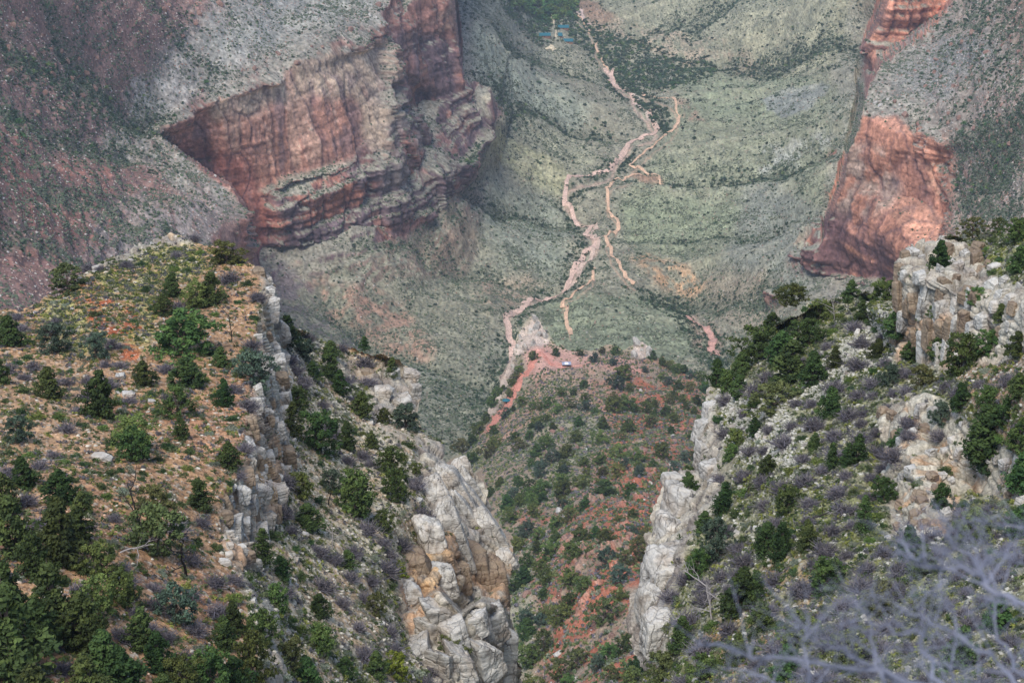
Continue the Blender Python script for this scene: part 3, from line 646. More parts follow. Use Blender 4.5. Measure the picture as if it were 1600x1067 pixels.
D_lines = [
 [(1940,335,190),(1600,352,215),(1520,371,223),(1470,374,226),(1440,376,224),(1412,394,218),(1400,408,215),(1398,440,214),(1398,500,213),(1400,552,211)],
 [(1404,410,214),(1412,418,211),(1440,430,207),(1480,448,203),(1520,468,198),(1560,478,192),(1600,470,186),(1680,450,172)],
 [(1400,552,211),(1424,566,208),(1480,572,200),(1530,560,193),(1580,556,185),(1680,530,168)],
 [(1394,466,250),(1330,462,262),(1250,492,262),(1185,522,262),(1135,580,256),(1113,603,250),(1102,640,245),(1095,665,240),(1088,700,236),(1084,733,232),(1046,745,223),(1022,805,214),(1010,860,205),(1000,908,199),(978,975,190),(1002,1030,182),(1002,1067,178),(1000,1175,165)],
 [(1392,545,226)], [(1300,560,228)], [(1200,600,228)], [(1130,640,237)],
 [(1116,640,238),(1118,690,226),(1116,740,213),(1112,790,199),(1068,850,190),(1062,900,181),(1042,950,175),(1030,1030,164),(1030,1175,148)],
 [(1095,760,217)], [(1085,800,208)], [(1040,840,202)], [(1030,900,192)], [(1010,960,185)],
 [(1250,680,198)], [(1340,600,210)], [(1360,680,188)], [(1180,720,204)], [(1200,800,182)],
 [(1400,640,190),(1412,622,192),(1450,612,188),(1490,650,178),(1560,700,166),(1610,730,157),(1700,740,145)],
 [(1378,700,186),(1386,760,173),(1402,830,159)], [(1410,640,189),(1424,720,171),(1436,780,162)], [(1402,830,159),(1470,838,152)],
 [(1470,700,176),(1510,742,171),(1560,784,160),(1620,805,150),(1700,800,138)],
 [(1500,600,184)], [(1560,620,170)], [(1650,620,156)], [(1250,800,170)], [(1340,800,166)], [(1380,900,146)], [(1150,850,180)], [(1250,950,146)], [(1100,950,165)], [(1400,1000,126)],
 [(1600,900,128)], [(1500,860,142)], [(1940,900,112)], [(1600,1067,104)], [(1250,1067,124)], [(1100,1067,144)], [(1250,1175,108)], [(1600,1175,90)], [(1940,1175,82)], [(1940,760,126)], [(1940,560,150)],
]
Dd = Layer('scree_spur_terrain', (974,330,1942,1177), 1.5, D_lines, D_out, diffuse=14, kdis=.006, seed=9)
def rock_relief(P, N, big=5.2, amp=1.25):
    """fractured limestone: blocks, joints, thin wavy beds"""
    w = P+1.3*np.stack([vn(S3(P, 5.), 201), vn(S3(P, 5.), 202), vn(S3(P, 5.), 203)], -1)
    f1, f2, i1 = worley(S3(w, big*.8, big*.8, big*1.5), 211, .6)
    g1, g2, i2 = worley(S3(w, big*.34, big*.34, big*.3), 212, .6)
    bed = w[..., 2]/.85+1.6*fbm(S3(P, 6.), 3, 213); fr = bed-np.floor(bed)
    d = (i1-.5)*amp*.9-amp*.6*np.exp(-(f2-f1)/.05)+(i2-.5)*amp*.26-amp*.16*np.exp(-(g2-g1)/.06)
    d += amp*.16*(sstep(0, .3, fr)-sstep(.8, 1., fr))+amp*.5*fbm(S3(P, 7.), 3, 214)
    return d, np.exp(-(f2-f1)/.05), np.exp(-(g2-g1)/.07), i1, i2, fr
def near_paint(s, rockm, soil, stones, seed):
    """soil mask weights already in s.col ; returns slope noise"""
    P = s.P; c = lin
    d, k1, k2, i1, i2, fr = rock_relief(P, s.N)
    soilh = .55*fbm(S3(P, 9.), 4, seed)+.16*fbm(S3(P, 1.7), 3, seed+1)
    f1, f2, idn = worley(S3(P, .75, .75, .75), seed+2)
    h1, h2, idh = worley(S3(P, .42, .42, .42), seed+4)
    st = sstep(.46, .25, f1)*(idn < stones)*(.25+.5*idn)+.22*sstep(.42, .2, h1)*(idh < stones*1.2)
    g1, g2, idb = worley(S3(P, 2.6, 2.6, 2.), seed+3)
    sb = sstep(.42, .2, g1)*(idb < stones*.5)*.8
    P = P+s.N*((s.calm*rockm*d+(1-rockm)*(st*.3))[..., None]); P[..., 2] += (1-rockm)*soilh
    s.P = P; s.normals()
    return dict(k1=k1, k2=k2, i1=i1, i2=i2, fr=fr, st=np.clip(st*1.6, 0, 1), sb=np.clip(sb*1.6, 0, 1), idn=idn, idb=idb, grit=idh)
def paint_near(s, rockm, r, warm, stonecol, seed):
    P = s.P; c = lin
    n1 = fbm(S3(P, 12), 4, seed+11); n2 = fbm(S3(P, 2.6), 4, seed+12); n3 = fbm(S3(P, .7), 3, seed+13)
    sc = stonecol*(.75+.5*r['idn'][..., None])
    s.col *= (1+.55*(1-rockm)*(r['grit']-.5)*2)[..., None]**.9
    s.paint((1-rockm)*np.clip(r['st']*1.3, 0, 1)*.95, sc); 
    rock = np.ones(P.shape)*c(184,176,158)
    mixr = lambda base, col, m: base*(1-np.clip(m, 0, 1)[..., None])+np.asarray(col)*np.clip(m, 0, 1)[..., None]
    rock = mixr(rock, c(150,144,134), sstep(-.1, .4, n1+.5*n2))
    varn = fbm(P*np.array([1/1.6, 1/1.6, 1/9.]), 4, seed+14)
    rock = mixr(rock, c(104,100,96), sstep(.08, .45, varn+.3*n2)*.75)
    rock = mixr(rock, c(182,148,116), np.clip(warm*sstep(-.35, .25, varn+.5*n1), 0, 1))
    rock = mixr(rock, c(190,156,100), np.clip(warm-.6, 0, 1)*sstep(.2, .5, n1))
    rock = mixr(rock, c(96,88,80), r['k1']*.55); rock = mixr(rock, c(120,110,100), r['k2']*.35)
    rock *= (.86+.28*r['i1']+.12*(r['i2']-.5))[..., None]
    r['warm'] = 0; s.paint(rockm, rock)
    s.col *= (1+.14*n1+.22*n2+.32*n3)[..., None]
    return n1, n2, n3
def build_C():
    s = C; c = lin
    m = lambda p, f=6, w=6, ws=20: s.mask(p, f, w, ws)
    rock = np.clip(m([(655,680),(700,700),(760,740),(830,860),(840,1180),(690,1180),(676,1050),(640,1010),(616,915),(650,850),(664,815),(686,775),(672,735)])
        +m([(404,425),(440,440),(448,600),(450,740),(430,800),(400,890),(372,890),(345,850),(352,790),(378,745),(392,640),(400,540),(415,470)], 5, 5)
        +m([(575,600),(600,565),(640,568),(665,600),(660,650),(620,640),(590,650)], 5, 5)
        +m([(205,385),(260,366),(310,372),(300,384),(250,384),(150,424),(112,450),(120,436)], 4, 5)*.9
        +m([(640,655),(665,680),(688,775),(672,800),(650,720)], 5, 5)*.8
        +m([(405,930),(430,900),(438,1100),(415,1100)], 4, 4)*.8
        +m([(560,625),(600,640),(640,680),(630,700),(590,670)], 5, 8)*.6+m([(500,560),(560,560),(590,600),(560,605),(510,585)], 5, 9)*.55, 0, 1)
    s.col = np.ones(s.P.shape)*c(176,150,118)
    west = m([(-310,480),(100,450),(300,365),(410,420),(400,700),(345,800),(372,890),(440,1180),(-310,1180)], 8, 8)
    s.paint(west, c(164,128,94))
    n1 = fbm(S3(s.P, 14), 4, 301); n2 = fbm(S3(s.P, 3), 3, 302)
    s.paint(west*sstep(.0, .35, n1+.3*n2)*.8, c(142,104,78))
    s.paint(m([(205,480),(235,500),(215,560),(190,565),(190,520)], 4, 6), c(166,94,62))
    s.paint(m([(60,480),(200,395),(300,375),(330,420),(240,460),(240,540),(100,560)], 12, 12)*sstep(-.5, .15, n2-.5*n1)*.85, c(164,158,98))
    s.paint(m([(95,455),(150,440),(205,480),(232,530),(200,545),(150,520),(130,485)], 5, 8)*sstep(-.4, .1, n1+n2), c(164,92,60))
    s.paint(m([(330,590),(400,560),(385,700),(330,740),(290,690)], 8, 10)*.6, c(170,126,94))
    s.paint(m([(-130,560),(120,560),(180,700),(100,780),(-130,760)], 12, 12)*.5, c(180,146,112))
    east = 1-west
    s.paint(east*sstep(-.25, .2, n2+.5*n1)*.75, c(158,152,128))
    s.paint(east*sstep(.1, .4, n1-.4*n2)*.55, c(134,132,84))
    s.paint(m([(600,560),(645,640),(690,790),(620,900),(560,880),(600,760),(560,640)], 12, 10)*sstep(-.4, .1, n2)*.7, c(188,176,146))
    r = near_paint(s, rock, west, .35+.35*east, 401)
    warm = np.clip(m([(395,640),(450,620),(440,800),(380,890),(345,880)], 8)*1.1+m([(400,450),(436,470),(440,560),(400,560)], 8)*.7
         +m([(620,930),(650,860),(690,830),(740,870),(810,860),(800,960),(760,930),(700,915),(640,1000)], 8)*.9+.12, 0, 1)
    paint_near(s, rock, r, warm, c(196,188,170), 420)
    s.rock = rock; s.west = west
    s.veg = np.clip(.5+.6*n1, .1, 1.2)*(1-rock)*(1-.75*m([(95,455),(150,440),(235,490),(215,560),(150,520)], 5))
    s.build(M_near, drop=[(1.2, 3), (4, 12), (12, 40), (40, 95)])
def build_D():
    s = Dd; c = lin
    m = lambda p, f=6, w=6, ws=20: s.mask(p, f, w, ws)
    rock = np.clip(m([(1085,610),(1114,603),(1124,700),(1122,790),(1075,850),(1066,905),(1045,960),(1035,1050),(960,1060),(960,900),(1020,740),(1080,735)])
        +m([(1396,400),(1440,370),(1500,372),(1560,440),(1600,440),(1650,520),(1560,572),(1480,580),(1398,560)], 5, 9)
        +m([(1375,640),(1420,610),(1480,630),(1570,700),(1640,740),(1640,800),(1500,760),(1480,840),(1395,840),(1380,760)], 5, 10)*.9
        +m([(1095,640),(1140,690),(1150,740),(1120,790)], 6, 8)*.5, 0, 1)
    n1 = fbm(S3(s.P, 14), 4, 501); n2 = fbm(S3(s.P, 3), 3, 502)
    s.col = np.ones(s.P.shape)*c(136,132,100)
    s.paint(sstep(.0, .35, n1+.4*n2)*.6, c(116,118,66))
    scree = m([(1130,600),(1260,640),(1400,560),(1400,470),(1330,520),(1230,640),(1260,740),(1180,720),(1120,700)], 12, 14)
    s.paint(scree*.7*sstep(-.35, .2, n2+.4*n1), c(156,152,140))
    s.paint(m([(1470,560),(1620,540),(1765,540),(1765,760),(1600,740),(1520,640)], 12, 12)*.75, c(166,130,106))
    s.paint(m([(1100,900),(1250,860),(1300,960),(1150,1060),(1080,1060)], 14, 14)*sstep(-.1, .3, n1)*.5, c(176,120,84))
    s.paint(m([(1480,480),(1600,480),(1600,560),(1500,560)], 8, 10)*sstep(-.3, .2, n2)*.6, c(112,122,48))
    s.paint(m([(1300,900),(1500,860),(1600,1175),(1250,1175)], 20, 14)*sstep(-.1, .3, n2+n1)*.6, c(122,126,52))
    r = near_paint(s, rock, None, .5, 601)
    warm = np.clip(m([(1405,470),(1500,500),(1510,580),(1400,560)], 8)*.8+m([(1420,640),(1570,700),(1600,800),(1480,830),(1400,800)], 8)*1.1+.12, 0, 1)
    paint_near(s, rock, r, warm, c(180,176,162), 620)
    s.rock = rock; s.scree = scree
    s.veg = np.clip(.6+.6*n1, .1, 1.2)*(1-rock)*(1-.6*scree)
    s.build(M_near, drop=[(1.2, 3), (4, 12), (12, 40), (40, 95)])
build_A(); build_B(); build_C(); build_D()
# =================================================================== plants: prototypes
M_leaf = leaf_mat('foliage'); M_bark = plain_mat('bark', lin(112,98,88,.6), .9, 6., .35)
M_twig = leaf_mat('bare_twigs', .9, .2, .015); M_dead = plain_mat('weathered_wood', lin(178,170,165,.75), .9, 5., .25)
M_char = plain_mat('charred_wood', lin(70,64,60,.5), .9, 5., .3)
def tube(pts, rad, n=6):
    pts = np.asarray(pts, float); m = len(pts); V = []; 
    for i in range(m):
        d = pts[min(i+1, m-1)]-pts[max(i-1, 0)]; d /= np.linalg.norm(d)+1e-9
        a = np.cross(d, [0.3, .2, 1.] if abs(d[2]) < .9 else [1., 0, 0]); a /= np.linalg.norm(a)+1e-9; b = np.cross(d, a)
        for k in range(n):
            t = 2*math.pi*k/n; V.append(pts[i]+(a*math.cos(t)+b*math.sin(t))*rad[i])
    Q = [(i*n+k, i*n+(k+1) % n, (i+1)*n+(k+1) % n, (i+1)*n+k) for i in range(m-1) for k in range(n)]
    return np.array(V), np.array(Q)
def join(parts):
    V, Q, C = [], [], []; o = 0
    for p in parts:
        V.append(p[0]); Q.append(p[1]+o); o += len(p[0])
        if len(p) > 2: C.append(np.broadcast_to(p[2], p[0].shape))
    return (np.concatenate(V), np.concatenate(Q), np.concatenate(C) if C else None)
def leaves(cen, spread, n, size, rng, up=.35, flat=.7):
    """n small leaf sprays scattered through each clump"""
    K = len(cen); d = rng.normal(size=(K, n, 3)); d /= np.linalg.norm(d, axis=-1, keepdims=True)
    r = rng.random((K, n, 1))**.45
    p = cen[:, None, :]+d*r*np.asarray(spread).reshape(-1, 1, 1)*np.array([1, 1, flat])
    nrm = d*.8+rng.normal(size=d.shape)*.55+np.array([0, 0, up]); nrm /= np.linalg.norm(nrm, axis=-1, keepdims=True)
    a = np.cross(nrm, rng.normal(size=d.shape)); a /= np.linalg.norm(a, axis=-1, keepdims=True)+1e-9; b = np.cross(nrm, a)
    s = size*(.6+.8*rng.random((K, n, 1)))
    a = a*s; b = b*s*.7
    V = np.stack([p-a, p-b*.8, p+a, p+b*.8], 2).reshape(-1, 3)
    Q = np.arange(len(V)).reshape(-1, 4)
    return V, Q, np.repeat(np.arange(K), n*4)
def crown(seed, shape, h, r, base, K, n, size, c1, c2, gap=.0):
    rng = np.random.default_rng(seed)
    cen, sp = [], []
    lobes = rng.random(3)*6.28; la = .16+.14*rng.random(3)
    while len(cen) < K:
        z = rng.random(); th = rng.random()*2*math.pi
        if shape == 'cone': prof = (1-z)**.7*(.45+.55*min(1, z*6))
        elif shape == 'narrow': prof = (1-z)**.8*.95+.05
        elif shape == 'round': prof = math.sqrt(max(0, 1-(z*1.6-.62)**2*.95)) if z < 1 else 0
        else: prof = math.sqrt(max(0, 1-(2*z-1)**2))*.9+.1*(1-z)
        k = 1+la[0]*math.sin(2*th+lobes[0])+la[1]*math.sin(3*th+lobes[1]+3*z)+la[2]*math.sin(5*th+lobes[2]+9*z)
        rr = prof*r*k*(rng.random()**.35)
        if gap and vn(np.array([[math.cos(th)*2, math.sin(th)*2, z*4.+seed]]), seed)[0] < -1+gap*1.6: continue
        cen.append((rr*math.cos(th), rr*math.sin(th), base+z*(h-base))); sp.append((.075+.065*rng.random())*h*(1-.45*z if shape != 'round' else .9))
    cen = np.array(cen); V, Q, ci = leaves(cen, np.array(sp), n, size, rng)
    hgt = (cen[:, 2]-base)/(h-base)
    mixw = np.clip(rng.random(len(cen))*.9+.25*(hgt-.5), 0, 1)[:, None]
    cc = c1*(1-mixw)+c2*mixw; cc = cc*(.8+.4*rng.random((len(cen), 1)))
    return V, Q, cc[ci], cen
def trunk(seed, h, cen, lean=.12, rad=.13):
    rng = np.random.default_rng(seed+99); P = [np.zeros(3)-np.array([0, 0, .5])]
    for k in range(1, 7): P.append(np.array([rng.normal()*lean*k*.25, rng.normal()*lean*k*.25, h*.8*k/6]))
    parts = [tube(P, [rad*(1.25-.17*k) for k in range(7)], 6)]
    for q in cen[rng.choice(len(cen), min(14, len(cen)), replace=False)]:
        k = min(5, max(1, int(q[2]/h*6*.6))); a = P[k]; m = (a+q)/2+np.array([0, 0, -.06*h])*rng.random()
        q = q+(q-m)*rng.random()*.35; parts.append(tube([a, m, q], [rad*.5, rad*.32, rad*.1], 5))
    v, q, _ = join([(a, b, np.zeros(3)) for a, b in parts]); return v, q
G = dict(dark=(lin(50,66,38,.9), lin(80,96,50,.9)), mid=(lin(62,80,44,.9), lin(98,112,58,.9)), yel=(lin(74,86,46,.9), lin(112,120,62,.9)), blue=(lin(58,74,62,.85), lin(84,100,80,.85)), olive=(lin(70,78,48,.85), lin(104,108,64,.85)), lime=(lin(86,104,42,.9), lin(128,140,54,.9)))
PROTO = {}
def proto(key, shape, h, r, base, K, n, size, pal, gap=0., seed=1):
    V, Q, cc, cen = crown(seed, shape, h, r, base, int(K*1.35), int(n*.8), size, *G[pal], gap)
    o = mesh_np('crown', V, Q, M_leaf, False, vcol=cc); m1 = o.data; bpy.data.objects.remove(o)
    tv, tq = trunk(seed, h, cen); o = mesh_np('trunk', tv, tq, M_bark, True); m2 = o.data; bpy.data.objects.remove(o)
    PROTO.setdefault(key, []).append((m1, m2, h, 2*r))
for i in range(4): proto('juniper', 'cone', 5, 1.75+.2*(i % 2), .2, 95, 46, .15, 'dark', .1, 10+i)
for i in range(3): proto('roundj', 'round', 4.5, 2.2, .15, 100, 46, .15, 'mid', .3, 20+i)
for i in range(3): proto('pinyon', 'round', 5, 2.1, .5, 70, 46, .15, 'yel', .45, 30+i)
for i in range(3): proto('slim', 'narrow', 6, 1.35, .25, 80, 42, .14, 'dark', .1, 40+i)
for i in range(2): proto('blue', 'round', 4.5, 2.1, .3, 80, 44, .14, 'blue', .45, 50+i)
for i in range(2): proto('olive', 'round', 4, 2.2, .4, 75, 46, .15, 'olive', .35, 60+i)
proto('lime', 'round', 3.5, 1.7, .2, 60, 46, .14, 'lime', .3, 70)
G['cw'] = (lin(74,104,58), lin(116,140,78)); G['cw2'] = (lin(58,88,56), lin(88,118,70))
for i in range(3): proto('canopy', 'ball', 12, 6.2, 2., 60, 30, .75, ('cw', 'cw2', 'cw')[i], .1, 80+i)
# shrubs
def bare_bush(seed, n=330, R=1.):
    rng = np.random.default_rng(seed); V, Q, C = [], [], []; o = 0
    for i in range(n):
        th = rng.random()*6.283; el = math.radians(12+75*rng.random()**.8); L = R*(.65+.4*rng.random())
        d = np.array([math.cos(th)*math.cos(el), math.sin(th)*math.cos(el), math.sin(el)*.8])
        s = np.array([rng.normal()*.12, rng.normal()*.12, 0.]); start = rng.random()*.35 if i > 60 else 0
        p = [s+d*L*(start+(1-start)*k/3)+rng.normal(size=3)*.05*k*np.array([1, 1, .6]) for k in range(4)]
        w = .020 if i > 60 else .034
        side = np.cross(d, rng.normal(size=3)); side /= np.linalg.norm(side)
        for k in range(4): V += [p[k]-side*w*(1-.22*k), p[k]+side*w*(1-.22*k)]
        Q += [(o+2*k, o+2*k+1, o+2*k+3, o+2*k+2) for k in range(3)]; o += 8
        c = lin(108,104,112)*(1-.6*rng.random()) if rng.random() < .75 else lin(138,130,128)*.8
        C += [c]*8
    return np.array(V), np.array(Q), np.array(C)
def mound(seed, K=26, n=26, size=.075, pal='blue', flat=.6, tw=.0):
    rng = np.random.default_rng(seed); d = rng.normal(size=(K, 3)); d[:, 2] = np.abs(d[:, 2])*.8; d /= np.linalg.norm(d, axis=1, keepdims=True)
    cen = d*np.array([.75, .75, flat])*(rng.random((K, 1))**.4); V, Q, ci = leaves(cen, np.full(K, .3), n, size, rng, .5, .8)
    c1, c2 = SG[pal]; w = rng.random((K, 1)); return V, Q, ((c1*(1-w)+c2*w)*(.8+.4*rng.random((K, 1))))[ci]
SG = dict(sage=(lin(104,112,96,.8), lin(142,148,126,.8)), green=(lin(66,86,42,.9), lin(104,120,58,.9)), grass=(lin(136,140,72,.9), lin(176,172,104,.9)), grey=(lin(98,98,98,.8), lin(134,132,128,.8)), dark=(lin(48,66,40,.85), lin(80,98,56,.85)))
def sproto(key, fn, mat):
    V, Q, C = fn; o = mesh_np(key, V, Q, mat, False, vcol=C); m = o.data; bpy.data.objects.remove(o); PROTO.setdefault(key, []).append(m)
for i in range(5): sproto('bare', bare_bush(100+i), M_twig)
for i in range(3): sproto('sage', mound(120+i, 34, 40, .06, 'sage'), M_leaf)
for i in range(3): sproto('green', mound(130+i, 34, 40, .065, 'green', .75), M_leaf)
for i in range(2): sproto('dark', mound(140+i, 36, 44, .07, 'dark', .8), M_leaf)
# =================================================================== labels
LM = {
 'C': [((170,500),"the bluff's red clearing"),((300,400),"the left bluff's tip"),((120,440),"the left bluff's west rim"),((410,500),"the bluff's pale rim rocks"),((395,650),"the bluff's orange cliff"),((160,715),"the pale oblong boulder"),((270,620),"the left bluff's middle"),((60,640),"the sandy patch far left"),((390,850),"the orange cliff's foot"),((60,950),"the lower left corner"),((200,860),"the bleached fallen branch"),((280,1010),"the left bluff's lower slope"),((490,580),"the shelf behind the bluff"),((620,600),"the white rock knob"),((630,690),"the white prow's top"),((560,800),"the stony gully slope"),((640,880),"the white prow cliff"),((470,900),"the gully beside the bluff"),((560,1000),"the gully slope's foot"),((720,900),"the white prow's cracks")],
 'D': [((1430,400),"the tall outcrop's top"),((1560,400),"the upper right ledge"),((1250,540),"the right spur's wooded crest"),((1350,500),"the hollow beside the outcrop"),((1120,640),"the right spur's white edge"),((1250,680),"the white scree run"),((1430,620),"the tall outcrop's foot"),((1440,740),"the lower orange outcrop"),((1570,650),"the red dirt far right"),((1130,780),"the smooth cliff's top"),((1090,930),"the white dead tree"),((1280,800),"the grey brush belt"),((1370,880),"the mossy lower slope"),((1190,880),"the dense lower grove"),((1500,940),"the blurred branches"),((1070,1030),"the grey cliff's bottom")],
 'B': [((835,530),"the pale pinnacle"),((885,575),"the stone shelter"),((790,640),"the teal roofed hut"),((1005,560),"the second pale knob"),((1070,620),"the shelter's right shoulder"),((830,670),"the pink trail"),((960,640),"the ridge below the shelter"),((900,730),"the red ridge's middle"),((1030,720),"the right red slope"),((800,780),"the dark left gully"),((940,850),"the broken red ledges"),((860,900),"the gully bottom"),((1000,930),"the red gully wall"),((900,1020),"the bottom edge between cliffs")],
 'A': [((850,20),"the green oasis"),((950,60),"the far creek bend"),((1060,110),"the dark thicket tongue"),((1000,150),"the upper creek bed"),((1050,220),"the orange trail bend"),((900,340),"the narrow creek bend"),((820,260),"the pale yellow slope"),((100,60),"the top left boulder slope"),((100,300),"the far left red talus"),((300,250),"the near lobe's rim"),((500,60),"the speckled bench"),((460,380),"the west cliff's foot"),((640,440),"the ledgy slope"),((600,500),"the red gully slope"),((760,600),"the slope behind the prow"),((960,500),"the green knoll"),((1080,530),"the side wash"),((1100,400),"the green valley flat"),((1230,400),"the east cliff's foot"),((1450,150),"the east plateau rim"),((1540,60),"the top right boulder slope"),((1560,260),"the right stony slope"),((1150,260),"the east green slope")],
}
REG = []                                                   # (object, kind phrase, layer, u, v, group)
def note(o, phrase, cat, lay, u, v, group):
    o['category'] = cat; o['group'] = group; REG.append((o, phrase, lay, u, v))
def finish_labels():
    cl = {}
    for o, ph, lay, u, v in REG:
        lm = min(LM[lay], key=lambda q: (q[0][0]-u)**2+1.4*(q[0][1]-v)**2)[1]
        cl.setdefault((ph, lm, o.get('group')), []).append((o, u, v))
    ords = ['', 'second', 'third', 'fourth', 'fifth']; nums = ['', '', 'two', 'three', 'four', 'five']
    for (ph, lm, g), it in cl.items():
        n = len(it)
        if n == 1: it[0][0]['label'] = f'{ph} by {lm}'
        elif n <= 5:
            us = [q[1] for q in it]; vs = [q[2] for q in it]
            horiz = (max(us)-min(us)) >= (max(vs)-min(vs))
            it.sort(key=lambda q: q[1] if horiz else q[2]); e0, e1 = ('leftmost', 'rightmost') if horiz else ('topmost', 'lowest')
            if len((ph+' by '+lm).split()) > 10: ph = ' '.join(ph.split()[-2:])
            for k, q in enumerate(it):
                w = e0 if k == 0 else e1 if k == n-1 else (ords[k]+(' from left' if horiz else ' from top'))
                pl = ph
                q[0]['label'] = f'{pl} by {lm}, {w} of {nums[n]}'
        else:
            for q in it: q[0]['label'] = f'{ph} by {lm}'
USED = []
LAY = {'A': A, 'B': B, 'C': C, 'D': Dd}
def ground(lay, u, v): return LAY[lay].look(u, v)
def put_tree(lay, u, v, hpx, wpx, kind, rng, auto=None, name=None, group='junipers and pinyons on the near spurs'):
    p = ground(lay, u, v); t = proj(p)[2]; dp = dep(v); cosd = 1/math.sqrt(1+dp*dp)
    H = hpx*t/F/cosd; Wd = wpx*t/F
    m1, m2, h0, w0 = PROTO[kind][rng.integers(len(PROTO[kind]))]
    # crowns seen from above also show their depth: take it off the height
    H = max(H*.8, Wd*.45)
    root = bpy.data.objects.new(name or TNAME.get(kind, 'juniper_tree'), None); COL.objects.link(root)
    root.location = p-np.array([0, 0, .15]); root.rotation_euler = (rng.normal()*.04, rng.normal()*.04, rng.random()*6.28); root.scale = (Wd/w0, Wd/w0, H/h0)
    root.empty_display_size = .3
    for nm, me in (('crown', m1), ('trunk', m2)):
        c = bpy.data.objects.new(nm, me); COL.objects.link(c); c.parent = root
    USED.append((u, v, wpx*.5))
    ph = auto or TPH[kind]
    if auto is None:
        ph = ('small ' if hpx < 34 else 'large ' if hpx > 72 else 'mid-sized ')+ph
    note(root, ph, 'tree', lay, u, v, group)
    return root
TNAME = dict(juniper='juniper_tree', roundj='juniper_tree', pinyon='pinyon_pine', slim='fir_tree', blue='pinyon_pine', olive='juniper_tree', lime='leafy_tree', canopy='cottonwood_tree')
TPH = dict(juniper='dense dark green juniper', roundj='round green juniper', pinyon='open yellow-green pinyon pine', slim='slim pointed dark conifer', blue='open blue-green pinyon pine', olive='spreading olive green juniper', lime='bright yellow-green leafy tree', canopy='broad green cottonwood')
TREES = dict(C='''108 456 46 60 olive;355 415 42 56 pinyon;268 462 46 36 juniper;330 474 62 46 juniper;308 478 50 48 pinyon;256 492 42 36 juniper;290 552 78 94 roundj;292 604 56 66 juniper
155 648 92 64 juniper;75 622 62 48 juniper;225 604 50 42 juniper;212 700 62 62 pinyon;208 716 60 58 roundj;278 652 58 46 pinyon;283 684 44 30 juniper;350 636 52 36 juniper;398 604 74 68 blue
345 572 40 34 juniper;85 552 54 52 blue;18 540 60 52 juniper;358 728 52 40 juniper;95 782 66 60 juniper;312 792 62 40 slim;28 862 112 76 juniper;98 880 128 84 juniper;160 900 66 54 roundj
246 868 88 84 olive;275 968 72 64 blue;24 1052 170 130 juniper;92 990 130 100 juniper;332 1078 80 74 roundj;196 1075 86 84 juniper;396 1062 90 56 roundj;414 1000 70 52 roundj;364 985 60 40 juniper;2 600 52 40 juniper
150 560 50 40 blue;40 760 60 50 juniper;60 1130 120 110 juniper;140 1090 90 80 juniper;285 1075 60 60 roundj;255 1100 60 60 juniper
450 548 70 34 slim;515 594 68 34 slim;532 618 50 34 juniper;490 592 36 34 juniper;570 547 28 16 slim;610 592 40 20 slim;565 652 52 38 juniper;468 642 44 36 roundj;494 704 74 62 roundj;540 702 52 34 juniper
458 684 66 30 slim;610 742 50 40 roundj;634 668 42 52 blue;555 806 84 66 roundj;618 778 58 44 roundj;482 828 50 60 juniper;412 884 74 32 slim;545 892 40 26 slim;622 1064 54 38 lime;588 1058 50 44 juniper
470 780 50 44 roundj;440 905 46 40 juniper;520 770 44 34 blue;500 1020 50 50 roundj;455 1040 56 44 olive;540 1060 40 40 juniper;696 1010 34 40 olive;600 830 40 34 roundj;580 700 34 28 juniper;630 900 34 22 lime''',
D='''1466 418 56 40 juniper;1520 366 34 34 olive;1560 362 26 26 olive;1592 374 42 44 roundj;1592 424 54 46 juniper;1186 562 62 62 roundj;1236 592 76 74 juniper;1268 600 66 50 juniper;1208 644 50 68 olive;1296 652 60 46 juniper
1305 572 44 28 juniper;1345 504 44 24 slim;1120 604 52 34 juniper;1136 612 44 30 roundj;1500 582 82 58 roundj;1470 560 50 40 juniper;1532 724 116 92 juniper;1300 734 54 24 slim;1338 724 54 40 juniper;1322 728 36 24 slim
1078 776 40 40 juniper;1352 832 72 30 slim;1196 866 64 44 slim;1222 872 70 42 juniper;1120 872 76 54 blue;1150 962 94 66 juniper;1180 940 60 44 juniper;1568 664 56 40 juniper;1592 620 50 44 juniper;1066 1018 62 44 juniper
1034 1070 62 52 olive;1100 1062 52 52 roundj;1380 470 44 40 roundj;1400 520 50 46 juniper;1160 590 50 40 juniper;1238 470 38 44 roundj;1330 470 40 34 juniper;1280 500 40 44 roundj;1550 560 50 44 roundj;1590 560 54 50 juniper
1440 600 44 36 olive;1230 800 50 44 roundj;1130 800 60 34 slim;1090 900 50 40 roundj;1250 1010 60 60 roundj;1420 870 60 50 juniper;1520 850 60 60 roundj;1590 840 60 60 juniper;1330 1040 70 70 olive;1440 980 60 60 olive;1560 980 66 64 juniper
1400 700 40 34 juniper;1470 800 50 34 roundj;1390 600 40 36 blue;1176 640 34 30 juniper;1272 700 34 26 juniper;1380 780 44 40 roundj;1100 830 40 36 juniper;1140 720 34 26 roundj;1596 700 60 50 roundj''')
trng = np.random.default_rng(77)
